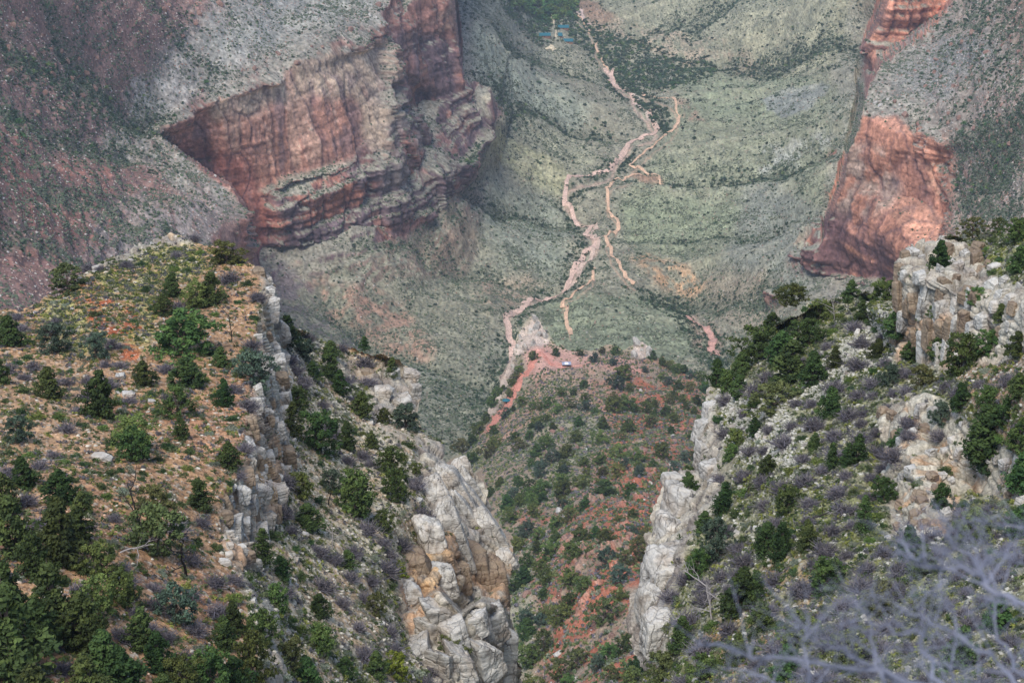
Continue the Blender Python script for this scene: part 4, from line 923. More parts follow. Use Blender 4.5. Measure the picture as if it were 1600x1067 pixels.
TREES['B'] = ';'.join(f'{u} {v} {h} {h} {k}' for u, v, h, k in [(868,556,14,'roundj'),(905,556,12,'olive'),(940,552,12,'olive'),(962,556,15,'roundj'),(1034,576,16,'juniper'),(1046,582,16,'roundj'),(1058,590,18,'roundj'),(1070,590,17,'juniper'),(1080,600,18,'blue'),(1092,606,20,'roundj'),(1100,618,20,'juniper'),(1078,618,18,'olive'),(1060,612,18,'roundj'),(1044,604,16,'blue'),(1102,640,22,'roundj'),(1088,634,20,'juniper'),(1066,634,18,'roundj'),(1036,596,14,'pinyon'),(778,622,18,'roundj'),(786,616,16,'juniper'),(770,640,18,'roundj'),(760,662,20,'juniper'),(748,680,22,'roundj'),(738,700,24,'juniper'),(972,600,26,'roundj'),(966,612,24,'blue'),(978,652,34,'roundj'),(960,656,30,'roundj'),(892,640,18,'olive'),(812,588,14,'pinyon'),(806,600,14,'olive'),(944,790,36,'slim'),(880,790,30,'roundj'),(900,696,22,'roundj'),(1060,820,30,'roundj'),(862,880,34,'roundj')])
TREES['C'] += ';10 960 110 80 juniper;60 900 90 70 juniper;130 1010 110 84 juniper;150 960 70 60 roundj;220 1010 80 64 juniper;120 850 70 60 juniper;190 940 60 60 roundj;60 1010 100 80 juniper;170 1060 100 84 juniper;8 800 80 60 juniper;250 1050 76 60 juniper;350 1010 60 50 juniper;240 800 50 50 olive;370 1075 70 60 juniper;30 690 50 44 blue;130 800 46 40 juniper;500 960 46 40 juniper;430 960 56 44 roundj;480 1070 60 50 juniper;590 960 40 36 olive;650 740 24 20 roundj;520 560 34 30 slim;475 560 34 40 blue;600 660 30 26 roundj'
TREES['D'] += ';1150 700 36 34 roundj;1200 740 40 34 juniper;1260 860 60 46 juniper;1290 920 60 54 roundj;1190 990 64 50 juniper;1150 1040 60 56 juniper;1230 1060 70 60 juniper;1470 660 40 36 blue;1420 560 40 36 juniper;1520 470 30 30 roundj;1560 500 34 34 juniper;1460 500 28 28 olive;1500 640 50 44 juniper;1440 900 60 50 juniper;1380 960 60 56 olive;1500 1040 80 70 juniper;1220 560 60 60 juniper;1260 540 50 50 roundj;1370 560 40 36 juniper;1205 520 44 40 juniper;1155 620 44 40 juniper;1180 680 34 30 juniper;1545 640 44 40 roundj;1590 760 70 60 juniper'
for lay, txt in TREES.items():
    for it in txt.replace('\n', ';').split(';'):
        q = it.split(); put_tree(lay, float(q[0]), float(q[1]), float(q[2]), float(q[3]), q[4], trng, group='trees on the red ridge' if lay == 'B' else 'junipers and pinyons on the near spurs')
# trees of the red ridge and the gully
def scatter_px(lay, n, weight, size, gap, rng, vis=None, tries=40):
    """pick spots on a terrain layer by ground area; size(v) is the crown width in photo pixels"""
    L = LAY[lay]; w = weight.copy(); w[(L.U < 4) | (L.U > 1596) | (L.V < -6) | (L.V > 1090)] = 0; w[~L.inside] = 0
    if vis is not None: w = w*vis
    c = np.cumsum(w.ravel()); out = []
    for _ in range(n*tries):
        if len(out) >= n: break
        k = np.searchsorted(c, rng.random()*c[-1]); u, v = L.U.ravel()[k], L.V.ravel()[k]
        s = size(u, v)*(.7+.6*rng.random())
        if any((u-a)**2+((v-b)*1.3)**2 < (gap*(s*.5+r))**2 for a, b, r in USED): continue
        USED.append((u, v, s*.5)); out.append((u, v, s))
    return out
def notunder(L, others, m=0):
    r = np.ones(L.U.shape)
    for O in others: r *= ~inpoly(O.poly, L.U, L.V-m)
    return r
visB = notunder(B, (C, Dd)); visA = notunder(A, (B, C, Dd))
szB = lambda u, v: 13+max(0, (v-560))*.047
for u, v, s in scatter_px('B', 150, B.veg*visB*(B.V > 560)*(.2+.8*sstep(-.05, .25, fbm(S3(B.P, 60), 2, 901)))*np.clip((B.V-560)/200., .22, 1.), szB, .85, trng):
    k = trng.choice(['juniper', 'roundj', 'roundj', 'olive', 'pinyon', 'blue'])
    put_tree('B', u, v, s*1.05, s, k, trng, auto={'juniper': 'dark green juniper', 'roundj': 'round green juniper', 'olive': 'olive green juniper', 'pinyon': 'yellow-green pinyon', 'blue': 'dull blue-green pinyon'}[k], group='trees on the red ridge'); USED.pop()
# cottonwoods of the oasis
oasis = A.mask([(780,-20),(905,-20),(900,30),(880,44),(840,40),(800,14)], 2)
for u, v, s in scatter_px('A', 60, oasis, lambda u, v: 15, .62, trng):
    put_tree('A', u, v, s*1.0, s*1.15, 'canopy', trng, auto='broad bright green cottonwood', group='cottonwoods of the oasis'); USED.pop()
# shrubs one can count
def put_shrub(lay, u, v, wpx, key, rng, ph, cat='shrub', group=None, name=None, hk=.8):
    p = ground(lay, u, v); t = proj(p)[2]; R = wpx*t/F/2
    o = bpy.data.objects.new(name or {'bare': 'bare_shrub', 'sage': 'sage_bush', 'green': 'green_shrub', 'dark': 'scrub_oak'}[key], PROTO[key][rng.integers(len(PROTO[key]))])
    COL.objects.link(o); o.location = p-np.array([0, 0, .05]); o.rotation_euler = (0, 0, rng.random()*6.28); k = R*(.9+.2*rng.random()); o.scale = (k, R, R*hk*(.85+.3*rng.random()))
    note(o, ph, cat, lay, u, v, group)
near = lambda u, v: 26+max(0, v-480)*.026
szn = lambda k: (lambda u, v: near(u, v)*k)
bw_D = (1-Dd.rock)*(Dd.V > 470)*(.15+1.*sstep(.0, .25, fbm(S3(Dd.P, 14), 2, 911)))*(Dd.mask([(1090,640),(1250,560),(1400,560),(1460,620),(1400,800),(1600,860),(1600,1100),(1050,1100),(1110,860)], 20)+.12)
for u, v, s in scatter_px('D', 150, bw_D, szn(1.5), .55, trng): put_shrub('D', u, v, s*1.1, 'bare', trng, 'bare purple-grey shrub', group='leafless shrubs of the near spurs')
bw_C = (1-C.rock)*(C.P[..., 0]*0+1)*(1-.6*C.mask([(100,450),(330,380),(400,560),(300,700),(100,560)], 20))
for u, v, s in scatter_px('C', 105, bw_C*(.12+sstep(-.1, .25, fbm(S3(C.P, 16), 2, 921))), szn(1.4), .6, trng): put_shrub('C', u, v, s*1.15, 'bare', trng, 'bare purple-grey shrub', group='leafless shrubs of the near spurs')
for lay, n, w in (('C', 170, (1-C.rock)*(C.veg+.1)), ('D', 190, (1-Dd.rock)*(Dd.veg+.1))):
    for u, v, s in scatter_px(lay, n, w, szn(.85), .62, trng):
        k = trng.choice(['sage', 'green', 'dark', 'dark'])
        put_shrub(lay, u, v, s, k, trng, {'sage': 'grey-green rounded sage bush', 'green': 'leafy green shrub', 'dark': 'dark green scrub bush'}[k], group='green shrubs of the near spurs')
# =================================================================== ground cover nobody could count
def merged(name, templates, pos, scale, rng, mat, tintk=None, label=None, cat=None, hz=1., smooth=False, normal=None):
    Vs, Qs, Cs = [], [], []; o = 0
    which = rng.integers(len(templates), size=len(pos))
    for ti, (V, Q, Cc) in enumerate(templates):
        m = which == ti; n = m.sum()
        if not n: continue
        th = rng.random(n)*6.283; c, s = np.cos(th), np.sin(th); sc = scale[m]
        X = (V[None, :, 0]*c[:, None]-V[None, :, 1]*s[:, None])*sc[:, None]+pos[m][:, None, 0]
        Y = (V[None, :, 0]*s[:, None]+V[None, :, 1]*c[:, None])*sc[:, None]+pos[m][:, None, 1]
        Z = V[None, :, 2]*sc[:, None]*hz*(.7+.6*rng.random((n, 1)))+pos[m][:, None, 2]
        Vs.append(np.stack([X, Y, Z], -1).reshape(-1, 3))
        Qs.append((Q[None]+(np.arange(n)*len(V))[:, None, None]+o).reshape(-1, Q.shape[1])); o += n*len(V)
        cc = np.broadcast_to(Cc, V.shape)[None]*(tintk[m][:, None, :] if tintk is not None else (.7+.6*rng.random((n, 1, 1))))
        Cs.append(np.broadcast_to(cc, (n,)+V.shape).reshape(-1, 3))
    ob = mesh_np(name, np.concatenate(Vs), np.concatenate(Qs), mat, smooth, vcol=np.concatenate(Cs)); ob['kind'] = 'stuff'
    if label: ob['label'] = label; ob['category'] = cat
    return ob
def ico(sub):
    import bmesh
    bm = bmesh.new(); bmesh.ops.create_icosphere(bm, subdivisions=sub, radius=1); bm.verts.ensure_lookup_table()
    V = np.array([v.co[:] for v in bm.verts]); T = np.array([[v.index for v in f.verts] for f in bm.faces]); bm.free(); return V, T
def blob(seed):
    V, T = ico(1); rng = np.random.default_rng(seed); V = V*(1+.28*rng.normal(size=(len(V), 1)))*np.array([1, 1, .72]); V[:, 2] += .35
    return V, T, np.ones(3)*1.
def sample(L, n, w, rng):
    du = np.gradient(L.P, axis=1); dv = np.gradient(L.P, axis=0); ar = np.linalg.norm(np.cross(du, dv), axis=-1)
    ar = np.minimum(ar, np.median(ar)*6)
    ww = (ar*w*L.inside); c = np.cumsum(ww.ravel()); k = np.searchsorted(c, rng.random(n)*c[-1]); k = np.minimum(k, ww.size-1)
    j, i = np.divmod(k, L.nu); i = np.clip(i+rng.random(n)-.5, 0, L.nu-1.01); j = np.clip(j+rng.random(n)-.5, 0, L.nv-1.01)
    u = L.u0+i*L.step; v = L.v0+j*L.step
    return L.look(u, v), u, v
grng = np.random.default_rng(5)
M_scrub = leaf_mat('desert_scrub', .9, 0., 0.)
blobs = [blob(k) for k in range(5)]
def clear_of_paths(u, v):
    ok = np.ones(len(u), bool)
    for pl, w in zip(PATHS, PW):
        for a, b in zip(pl[:-1], pl[1:]):
            dx, dy = b[0]-a[0], b[1]-a[1]; tt = np.clip(((u-a[0])*dx+(v-a[1])*dy)/(dx*dx+dy*dy), 0, 1)
            ok &= (u-a[0]-tt*dx)**2+(v-a[1]-tt*dy)**2 > w*w
    return ok
frameA = (A.U > -40)*(A.U < 1640)*(A.V > -40)*(A.V < 720)*notunder(A, (B, C, Dd), 12)
P_, u_, v_ = sample(A, 150000, A.veg*frameA*(.12+sstep(-.25, .3, A.clump)), grng); P_ = P_[clear_of_paths(u_, v_)]
sc = .4+1.0*grng.random(len(P_))**2.6
tint = lin(98,104,86)*.75*(1+.5*grng.random((len(P_), 1)))*np.where(grng.random((len(P_), 1)) < .3, np.array([.8, .95, .8]), np.array([1, 1, 1.]))
merged('scrub', blobs, P_-np.array([0, 0, .2]), sc, grng, M_scrub, tint, 'grey-green desert scrub dotting the far canyon slopes', 'scrub')
# darker bushes and low trees of the far canyon
leftR = A.mask([(-40,-40),(400,-40),(330,60),(170,110),(250,230),(330,330),(200,420),(-40,470)], 20); rightR = A.mask([(1480,-40),(1640,-40),(1640,380),(1500,380),(1500,240),(1440,140)], 20)
thk = A.mask([(780,-20),(900,-20),(905,40),(990,70),(1060,95),(1130,105),(1110,130),(1040,150),(985,140),(940,110),(900,80),(840,66),(790,20)], 4, 6)+.35*A.mask([(940,110),(1000,145),(1050,190),(1040,230),(990,180),(950,150)], 4, 5)+.25*A.gul*(A.V < 300)
P_, u_, v_ = sample(A, 2300, thk*sstep(-.5, .1, fbm(S3(A.P, 40), 3, 955))*frameA, grng); P_ = P_[clear_of_paths(u_, v_)]
def leafball(seed):
    rng = np.random.default_rng(seed); V, Q, ci = leaves(np.array([[0, 0, .55], [.3, .2, .5], [-.3, .1, .4], [0, -.3, .5]]), np.full(4, .62), 12, .26, rng)
    return V, Q, (.75+.5*rng.random((4, 1)))[ci]*np.ones(3)
def thickball(seed):
    rng = np.random.default_rng(seed); V, Q, ci = leaves(np.array([[0, 0, .6], [.35, .2, .5], [-.35, .15, .45], [0, -.35, .5], [.1, .3, .75]]), np.full(5, .55), 26, .15, rng, .5)
    return V, Q, (.7+.6*rng.random((5, 1)))[ci]*np.ones(3)
pal = np.array([lin(58,84,62), lin(74,98,72), lin(92,112,88), lin(70,104,60), lin(112,132,80)])
merged('thicket', [thickball(60+k) for k in range(5)], P_, 1.8+2.6*grng.random(len(P_))**1.5, grng, M_scrub, pal[grng.integers(5, size=len(P_))]*.95, 'dark blue-green thicket filling the far creek bend', 'thicket')
dark_w = A.mask([(780,-20),(900,-20),(905,40),(990,70),(1060,95),(1130,105),(1110,130),(1040,150),(985,140),(940,110),(900,80),(840,66),(790,20)], 4, 4)*6
dark_w += A.mask([(940,110),(1000,145),(1050,190),(1040,230),(990,180),(950,150)], 4, 5)*12
dark_w += A.mask([(1000,240),(980,280),(900,330),(930,440),(830,500),(800,560),(770,640),(690,740),(740,620),(790,500),(870,450),(905,380),(870,320),(940,280)], 6, 6)*9
dark_w += A.mask([(960,455),(1060,462),(1110,500),(1150,560),(1150,640),(1080,560),(1040,490)], 5, 5)*12
dark_w += A.mask([(640,560),(800,560),(760,700),(640,720)], 10, 10)*5+A.mask([(560,400),(640,330),(740,260),(700,200),(660,170),(640,260),(520,370)], 8, 10)*1.5
dark_w += 4.5*leftR*sstep(.0, .3, A.clump)+3.5*rightR*sstep(.0, .3, A.clump)
dark_w += A.mask([(0,40),(150,150),(330,200),(240,240),(130,200),(0,120)], 14, 14)*4+A.mask([(1500,0),(1600,0),(1600,330),(1500,340),(1540,180)], 14, 14)*4
dark_w += A.mask([(1040,290),(1230,270),(1300,240),(1240,300),(1100,300)], 5, 8)*4+.45+A.gul*8
P_, u_, v_ = sample(A, 22000, dark_w*(1-A.rocky)*frameA, grng); P_ = P_[clear_of_paths(u_, v_)]
dn = P_[:, 1]/2000.
sc = (1.0+2.0*grng.random(len(P_))**1.6)*np.clip(dn, .62, 1.25)
tint = lin(62,82,58)*.85*(.6+.9*grng.random((len(P_), 1)))
def leafball(seed):
    rng = np.random.default_rng(seed); V, Q, ci = leaves(np.array([[0, 0, .55], [.3, .2, .5], [-.3, .1, .4], [0, -.3, .5]]), np.full(4, .62), 12, .26, rng)
    return V, Q, (.75+.5*rng.random((4, 1)))[ci]*np.ones(3)
merged('brush', [leafball(k) for k in range(5)], P_-np.array([0, 0, .3]), sc, grng, M_scrub, tint, 'dark green brush and thickets along the canyon floor and gullies', 'brush')
# matted shrubs of the red ridge
P_, u_, v_ = sample(B, 26000, (B.veg+.05)*visB*(B.V < 1090), grng); P_ = P_[clear_of_paths(u_, v_)]
sc = .45+.9*grng.random(len(P_))**2
pal = np.array([lin(108,122,88), lin(132,140,116), lin(122,118,124), lin(78,100,58), lin(134,142,88)])*.85
merged('scrub', [leafball(9+k) for k in range(4)], P_-np.array([0, 0, .15]), sc*1.15, grng, M_scrub, pal[grng.integers(5, size=len(P_))], 'mixed grey and green scrub matting the red ridge', 'scrub')
# cushions, grass tufts and twigs of the near spurs
for L, n, nm, lb in ((C, 14000, 'undergrowth', 'grass tufts and low cushions covering the left spur'), (Dd, 13000, 'undergrowth', 'grass tufts and low cushions covering the right spur')):
    P_, u_, v_ = sample(L, n, (L.veg+.1+(.8*C.mask([(60,480),(200,395),(300,375),(330,420),(240,460),(240,540),(100,560)], 12, 12) if L is C else 0))*(L.V < 1100)*(L.U > -30)*(L.U < 1630)*(1-.85*L.rock), grng)
    sc = .22+.5*grng.random(len(P_))**2
    pal = np.array([lin(104,112,76), lin(118,120,100), lin(100,98,102), lin(72,88,48), lin(132,136,70), lin(84,94,62)])*.8
    merged(nm, [mound(200+k, 8, 9, .16, 'sage') for k in range(5)], P_-np.array([0, 0, .04]), sc, grng, M_scrub, pal[grng.integers(6, size=len(P_))]/lin(124,130,112)/.8, lb, 'undergrowth')
# =================================================================== rocks
def rock_mat(name, base, dark, warm):
    m, nt, b = nodes(name); tc = nt.nodes.new('ShaderNodeTexCoord').outputs['Object']
    g = nt.nodes.new('ShaderNodeNewGeometry').outputs['Position']; oi = nt.nodes.new('ShaderNodeObjectInfo').outputs['Random']
    n1 = noise(nt, .55, 5, g); n2 = noise(nt, 2.6, 6, g, .7); n3 = noise(nt, .22, 4, g)
    c = mixc(nt, 'MIX', remap(nt, n2, .35, .7), tuple(base), tuple(base*.72))
    c = mixc(nt, 'MIX', remap(nt, n1, .52, .68, 0, .75), c, tuple(dark))
    c = mixc(nt, 'MIX', remap(nt, n3, .5, .62, 0, warm), c, tuple(lin(172,150,126)))
    wv = nt.nodes.new('ShaderNodeVectorMath'); wv.operation = 'ADD'; nz = nt.nodes.new('ShaderNodeTexNoise'); nz.inputs['Scale'].default_value = .8; nt.links.new(g, nz.inputs['Vector'])
    nt.links.new(g, wv.inputs[0]); nt.links.new(nz.outputs['Color'], wv.inputs[1])
    vo = nt.nodes.new('ShaderNodeTexVoronoi'); vo.feature = 'DISTANCE_TO_EDGE'; vo.inputs['Scale'].default_value = .42
    m2 = nt.nodes.new('ShaderNodeMapping'); m2.inputs['Scale'].default_value = (1.25, 1.25, .55); m2.inputs['Rotation'].default_value = (.12, -.35, .3); nt.links.new(wv.outputs[0], m2.inputs['Vector']); nt.links.new(m2.outputs[0], vo.inputs['Vector'])
    crack = remap(nt, vo.outputs['Distance'], .0, .05, 0., 1.)
    mp = nt.nodes.new('ShaderNodeMapping'); mp.inputs['Scale'].default_value = (.35, .35, 3.2); nt.links.new(wv.outputs[0], mp.inputs['Vector'])
    bedn = noise(nt, 1., 4, mp.outputs[0])
    c = mixc(nt, 'MIX', mathn(nt, 'MULTIPLY', remap(nt, vo.outputs['Distance'], .0, .03, .7, 0.), remap(nt, n1, .42, .58, .15, 1.)), c, tuple(dark*.45))
    c = mixc(nt, 'MIX', remap(nt, bedn, .50, .62, 0., .4), c, tuple(dark*.9))
    hs = nt.nodes.new('ShaderNodeHueSaturation'); nt.links.new(c, hs.inputs['Color']); nt.links.new(remap(nt, oi, 0, 1, .86, 1.06), hs.inputs['Value'])
    nt.links.new(hs.outputs[0], b.inputs['Base Color'])
    bp = nt.nodes.new('ShaderNodeBump'); bp.inputs['Distance'].default_value = .3; bp.inputs['Strength'].default_value = .9
    nt.links.new(mathn(nt, 'ADD', mathn(nt, 'ADD', mathn(nt, 'MULTIPLY', n2, .5), mathn(nt, 'MULTIPLY', crack, .35)), mathn(nt, 'MULTIPLY', bedn, .8)), bp.inputs['Height']); nt.links.new(bp.outputs[0], b.inputs['Normal']); return m
M_lime = rock_mat('limestone', lin(212,207,196), lin(112,106,98), .4)
M_tan = rock_mat('tan_sandstone', lin(160,142,120), lin(128,108,92), .6)
M_redr = rock_mat('red_sandstone', lin(158,128,114), lin(120,84,76), .2)
IV, IT = ico(5); IV3, IT3 = ico(3)
def facet(seed, npl=16, rough=.05, bed=0., soft=0., lo=False, joint=False):
    rng = np.random.default_rng(seed); V, T = (IV3, IT3) if lo else (IV, IT)
    n = rng.normal(size=(npl, 3)); n /= np.linalg.norm(n, axis=1, keepdims=True); k = .62+.3*rng.random(npl)
    if joint:                                   # two joint sets and the bedding cut the block
        J = np.array([(1,0,0),(-1,0,0),(0,1,0),(0,-1,0),(0,0,1),(0,0,-1)], float)+rng.normal(size=(6, 3))*.16; J /= np.linalg.norm(J, axis=1, keepdims=True)
        n = np.concatenate([J, n[:npl-8]]); k = np.concatenate([.56+.16*rng.random(6), .74+.16*rng.random(npl-8)])
    dt = V@n.T; r = np.where(dt > .05, k/np.maximum(dt, .05), 9.)
    rr = np.minimum(r.min(1), 1.25) if not soft else np.minimum((r**-soft).sum(1)**(-1./soft), 1.2)
    P = V*rr[:, None]
    rad = rough*fbm(P*2.4+seed, 4, seed)+rough*.5*fbm(P*7+seed, 3, seed+3)
    if bed:
        w = P[:, 2]*bed+.5*fbm(P*1.3+seed, 2, seed+5); fr = w-np.floor(w); rad += .045*(sstep(0, .35, fr)-sstep(.72, 1., fr))
    if not lo:
        f1, f2, _ = worley(P*1.5+seed, seed+8); rad -= .085*np.exp(-(f2-f1)/.035)
    P = P*(1+rad[:, None]/np.maximum(rr[:, None], .3)); return P, T
RP = {}
def rproto(key, mat, **kw):
    P, T = facet(**kw); o = mesh_np(key, P, T, mat, not kw.get('lo', False)); RP.setdefault(key, []).append(o.data); bpy.data.objects.remove(o)
for i in range(5): rproto('block', M_lime, seed=300+i, npl=13, bed=2.6, joint=True, rough=.04)
for i in range(3): rproto('smooth', M_lime, seed=320+i, npl=14, soft=16, rough=.07, bed=3.6, joint=True)
for i in range(3): rproto('tan', M_tan, seed=330+i, npl=13, bed=2.6, joint=True)
for i in range(4): rproto('red', M_redr, seed=340+i, npl=13, lo=True)
for i in range(3): rproto('pale', M_lime, seed=350+i, npl=13, lo=True)
def put_rock(lay, u, v, wpx, key, rng, ph, scale=(1, 1, .8), rot=None, sink=.25, group='limestone blocks of the near spurs', name='boulder', cat='rock', p=None):
    p = ground(lay, u, v) if p is None else p; t = proj(p)[2]; R = wpx*t/F/2
    o = bpy.data.objects.new(name, RP[key][rng.integers(len(RP[key]))]); COL.objects.link(o)
    o.scale = [R*s*1.15 for s in scale]; o.rotation_euler = rot if rot is not None else (rng.normal()*.25, rng.normal()*.25, rng.random()*6.28)
    o.location = p+np.array([0, 0, (1-2*sink)*R*scale[2]*.5])
    note(o, ph, cat, lay, u, v, group); return o
rr_ = np.random.default_rng(31)
T_ = math.radians
# rounded whalebacks and towers of the white prow, read off one by one
for (u, v, w, sc, rot, key, ph) in [
 (722,735,26,(1,.9,1.3),(0,T_(-22),.2),'smooth','rounded pale limestone head at the top of the prow'),
 (716,765,44,(.62,1,2.3),(0,T_(-28),.1),'smooth','long leaning white whaleback of rock'),
 (742,760,34,(.6,.9,2.1),(0,T_(-30),.3),'smooth','bulging pale ridge with thin wavy beds'),
 (752,790,40,(.55,.9,2.5),(0,T_(-28),.2),'smooth','long cracked pale rib'),
 (775,835,44,(.6,.9,2.2),(0,T_(-28),.3),'smooth','pale rib sagging over the brown overhang'),
 (790,868,30,(.8,1,1.),(0,T_(-24),.3),'smooth','rounded pale rock lip over the gorge'),
 (735,800,34,(.6,.9,2.3),(0,T_(-28),.1),'smooth','narrow pale rib between two joints'),
 (692,790,46,(.75,1,2.0),(0,T_(-24),.2),'smooth','broad grey-white rock shoulder'),
 (704,835,46,(.7,1.1,2.3),(0,T_(-18),.1),'smooth','tall white flank of the prow'),
 (676,850,46,(.8,1.1,1.9),(0,T_(-12),.2),'smooth','blocky grey-white flank'),
 (690,905,40,(.9,1,1.4),(0,T_(-10),.2),'smooth','bulging cream rock with curved beds'),
 (655,885,44,(.8,1,1.5),(0,T_(-14),.2),'tan','shaded tan rock face'),
 (745,890,50,(.9,1.1,1.7),(0,T_(-6),.2),'tan','brown overhanging wall'),
 (778,910,40,(.7,1,1.9),(0,T_(-4),.3),'tan','brown rock wall falling to the gorge'),
 (724,900,26,(.7,1,1.6),(0,T_(-10),.2),'tan','brown slab leaning in the alcove'),
 (640,940,40,(.9,1,1.4),(0,T_(-12),.2),'smooth','grey-white rock foot'),
 (690,960,44,(.8,.9,1.2),(0,T_(-16),.3),'block','white fractured tower head'),
 (672,985,40,(.8,.9,1.3),(0,T_(-8),.9),'block','white angular block'),
 (716,990,38,(.9,.9,1.1),(0,T_(-4),.5),'block','pale block split by joints'),
 (745,975,34,(.8,.9,1.2),(0,T_(-10),.1),'block','pale angular block'),
 (772,975,46,(.8,.9,1.3),(0,T_(-10),.4),'block','large cracked tower head'),
 (786,1020,44,(.8,1,1.8),(0,T_(-4),.3),'block','tall white buttress above the gorge'),
 (752,1030,46,(.9,1,1.7),(0,T_(-6),.8),'block','white cracked buttress'),
 (716,1040,40,(.8,1,1.7),(0,T_(-8),.3),'block','white jointed pillar'),
 (688,1045,40,(.6,.9,2.3),(0,T_(-10),1.2),'block','grey-white jointed pillar'),
 (660,1020,40,(.8,1,1.5),(0,T_(-10),.2),'block','pale pillar beside the gully slope')]:
    put_rock('C', u, v, w*1.45, key, rr_, ph, sc, rot, .62, group='rock masses of the white prow', name='rock_outcrop')
for (u, v, w, sc, rot, key, ph) in [
 (640,590,32,(1,.9,1),(0,.1,.2),'block','white block on the end of the knob'),(650,615,30,(.8,.9,1.3),(0,.1,.4),'block','cracked white block facing the valley'),(612,590,30,(1,.9,.9),(0,0,.8),'block','pale cubic block'),
 (598,620,34,(1,.9,1),(0,.1,.1),'block','large pale split block'),(630,635,36,(1,.9,1),(0,0,.6),'block','white fractured block'),(575,585,24,(1.1,.8,.6),(0,.2,.2),'tan','tan tilted slab'),
 (160,716,32,(1.25,.7,.6),(0,.1,-.35),'smooth','pale grey oblong boulder lying on red dirt'),(352,882,22,(1,.8,.9),(0,.1,.3),'smooth','white rounded boulder'),(236,628,14,(1,.8,.7),(0,.1,.3),'block','pale little rock'),
 (188,590,20,(1,1,.6),(0,0,.3),'block','pale flat rock'),(200,618,22,(1,.8,.7),(0,.2,.3),'block','grey rock half hidden by brush'),(240,380,16,(1,.8,.7),(0,0,.3),'block','white rim rock'),(150,425,14,(1,.8,.7),(0,0,.3),'block','white rim rock'),(125,440,12,(1,.8,.7),(0,0,.3),'block','white rim rock')]:
    put_rock('C', u, v, w, key, rr_, ph, sc, rot, .4)
for (u, v, w, sc, rot, key, ph) in [
 (1065,790,56,(.9,1,1.3),(0,.25,.2),'smooth','large smooth grey-white dome'),(1040,830,48,(.7,1,1.5),(0,.2,.2),'smooth','grey rounded cliff flank'),(1085,765,34,(1,.9,.8),(0,.2,.3),'smooth','white cap rock'),(1052,755,26,(1,.9,.8),(0,.2,.3),'block','white cap rock'),
 (1035,905,56,(.8,1,1.6),(0,.1,.2),'smooth','tall grey bedded cliff flank'),(1050,870,40,(1,.9,.9),(0,.1,.7),'smooth','pale ledge top'),(1015,950,40,(.7,1,1.7),(0,.1,.2),'smooth','grey cliff foot'),(1000,950,30,(.7,.9,1.3),(0,0,.2),'smooth','rounded grey rock beside the red gully'),
 (1030,990,46,(.8,1,1.5),(0,.1,.2),'smooth','grey streaked cliff wall'),(1108,640,22,(.8,.9,1.3),(0,.1,.2),'block','white cliff edge block'),(1104,675,26,(.8,.9,1.3),(0,.1,.7),'block','white cliff edge block'),(1100,710,30,(.8,.9,1.2),(0,.1,.3),'block','white cliff edge block'),(1112,735,26,(.9,.9,1),(0,0,.3),'block','white cliff edge block'),
 (1116,755,18,(1,.8,.8),(0,0,.3),'smooth','white boulder')]:
    put_rock('D', u, v, w*1.4, key, rr_, ph, sc, rot, .62, group='rocks of the right spur cliff', name='rock_outcrop')
def rock_fill(lay, n, w, size, keys, ph, group, name='boulder', sc=(1, .85, .8), gap=.6, rot=None, sink=.45):
    global USED
    keep = USED; USED = []
    for u, v, s in scatter_px(lay, n, w, size, gap, rr_):
        k = rr_.choice(keys); q = (sc[0], sc[1], sc[2]*(.8+.5*rr_.random()))
        put_rock(lay, u, v, s, k, rr_, ph, q, rot(rr_) if rot else None, sink, group, name)
    USED = keep
jr = lambda r: (r.normal()*.06, r.normal()*.06, .35+r.normal()*.1+(1.57 if r.random() < .5 else 0))
rimC = C.mask([(404,425),(440,440),(448,600),(450,740),(430,800),(400,890),(372,890),(345,850),(352,790),(378,745),(392,640),(400,540),(415,470)], 3)
rock_fill('C', 110, rimC, lambda u, v: 14+22*abs(math.sin(u*1.7+v*.9)), ['block', 'block', 'tan'], 'jointed cliff block', 'blocks of the left bluff cliff', sc=(.9, .9, 1.2), gap=.7, rot=jr, name='rock_outcrop')
rock_fill('C', 38, (1-C.rock)*(1-C.west)*(C.V < 1080), lambda u, v: 11, ['block'], 'pale angular boulder', 'boulders of the gully slope', gap=.8)
rock_fill('C', 18, (1-C.rock)*C.west*(C.V < 1080), lambda u, v: 7, ['block'], 'small pale stone', 'stones of the left bluff', gap=.8)
oc = Dd.mask([(1398,405),(1440,374),(1520,380),(1600,460),(1640,520),(1560,566),(1480,575),(1400,555)], 3)
ocf = Dd.mask([(1398,425),(1440,440),(1520,480),(1510,570),(1450,572),(1402,552)], 2)
rock_fill('D', 22, ocf, lambda u, v: 26, ['smooth', 'block', 'tan'], 'streaked cliff panel', 'panels of the tall outcrop', sc=(.8, .8, 2.1), gap=.5, rot=lambda r: (r.normal()*.04, r.normal()*.04, .3+r.normal()*.12), name='rock_outcrop', sink=.5)
rock_fill('D', 46, oc*(1-.85*ocf), lambda u, v: 20, ['block', 'block', 'block', 'tan'], 'jointed block of the tall outcrop', 'blocks of the tall outcrop', sc=(.9, .9, 1.25), gap=.62, rot=jr, name='rock_outcrop')
oc2 = Dd.mask([(1378,650),(1420,615),(1480,635),(1560,690),(1640,740),(1620,790),(1500,760),(1470,835),(1400,835),(1385,760)], 3)
rock_fill('D', 50, oc2, lambda u, v: 20, ['block', 'block', 'tan'], 'cracked block of the lower outcrop', 'blocks of the lower outcrop', sc=(.9, .9, 1.), gap=.66, rot=jr, name='rock_outcrop')
rock_fill('D', 54, (1-Dd.rock)*(.2+Dd.scree*2), lambda u, v: 11, ['block'], 'pale angular boulder', 'boulders of the right spur', gap=.8)
def band(pts, w): return [(x, y-w) for x, y in pts]+[(x, y+w) for x, y in pts[::-1]]
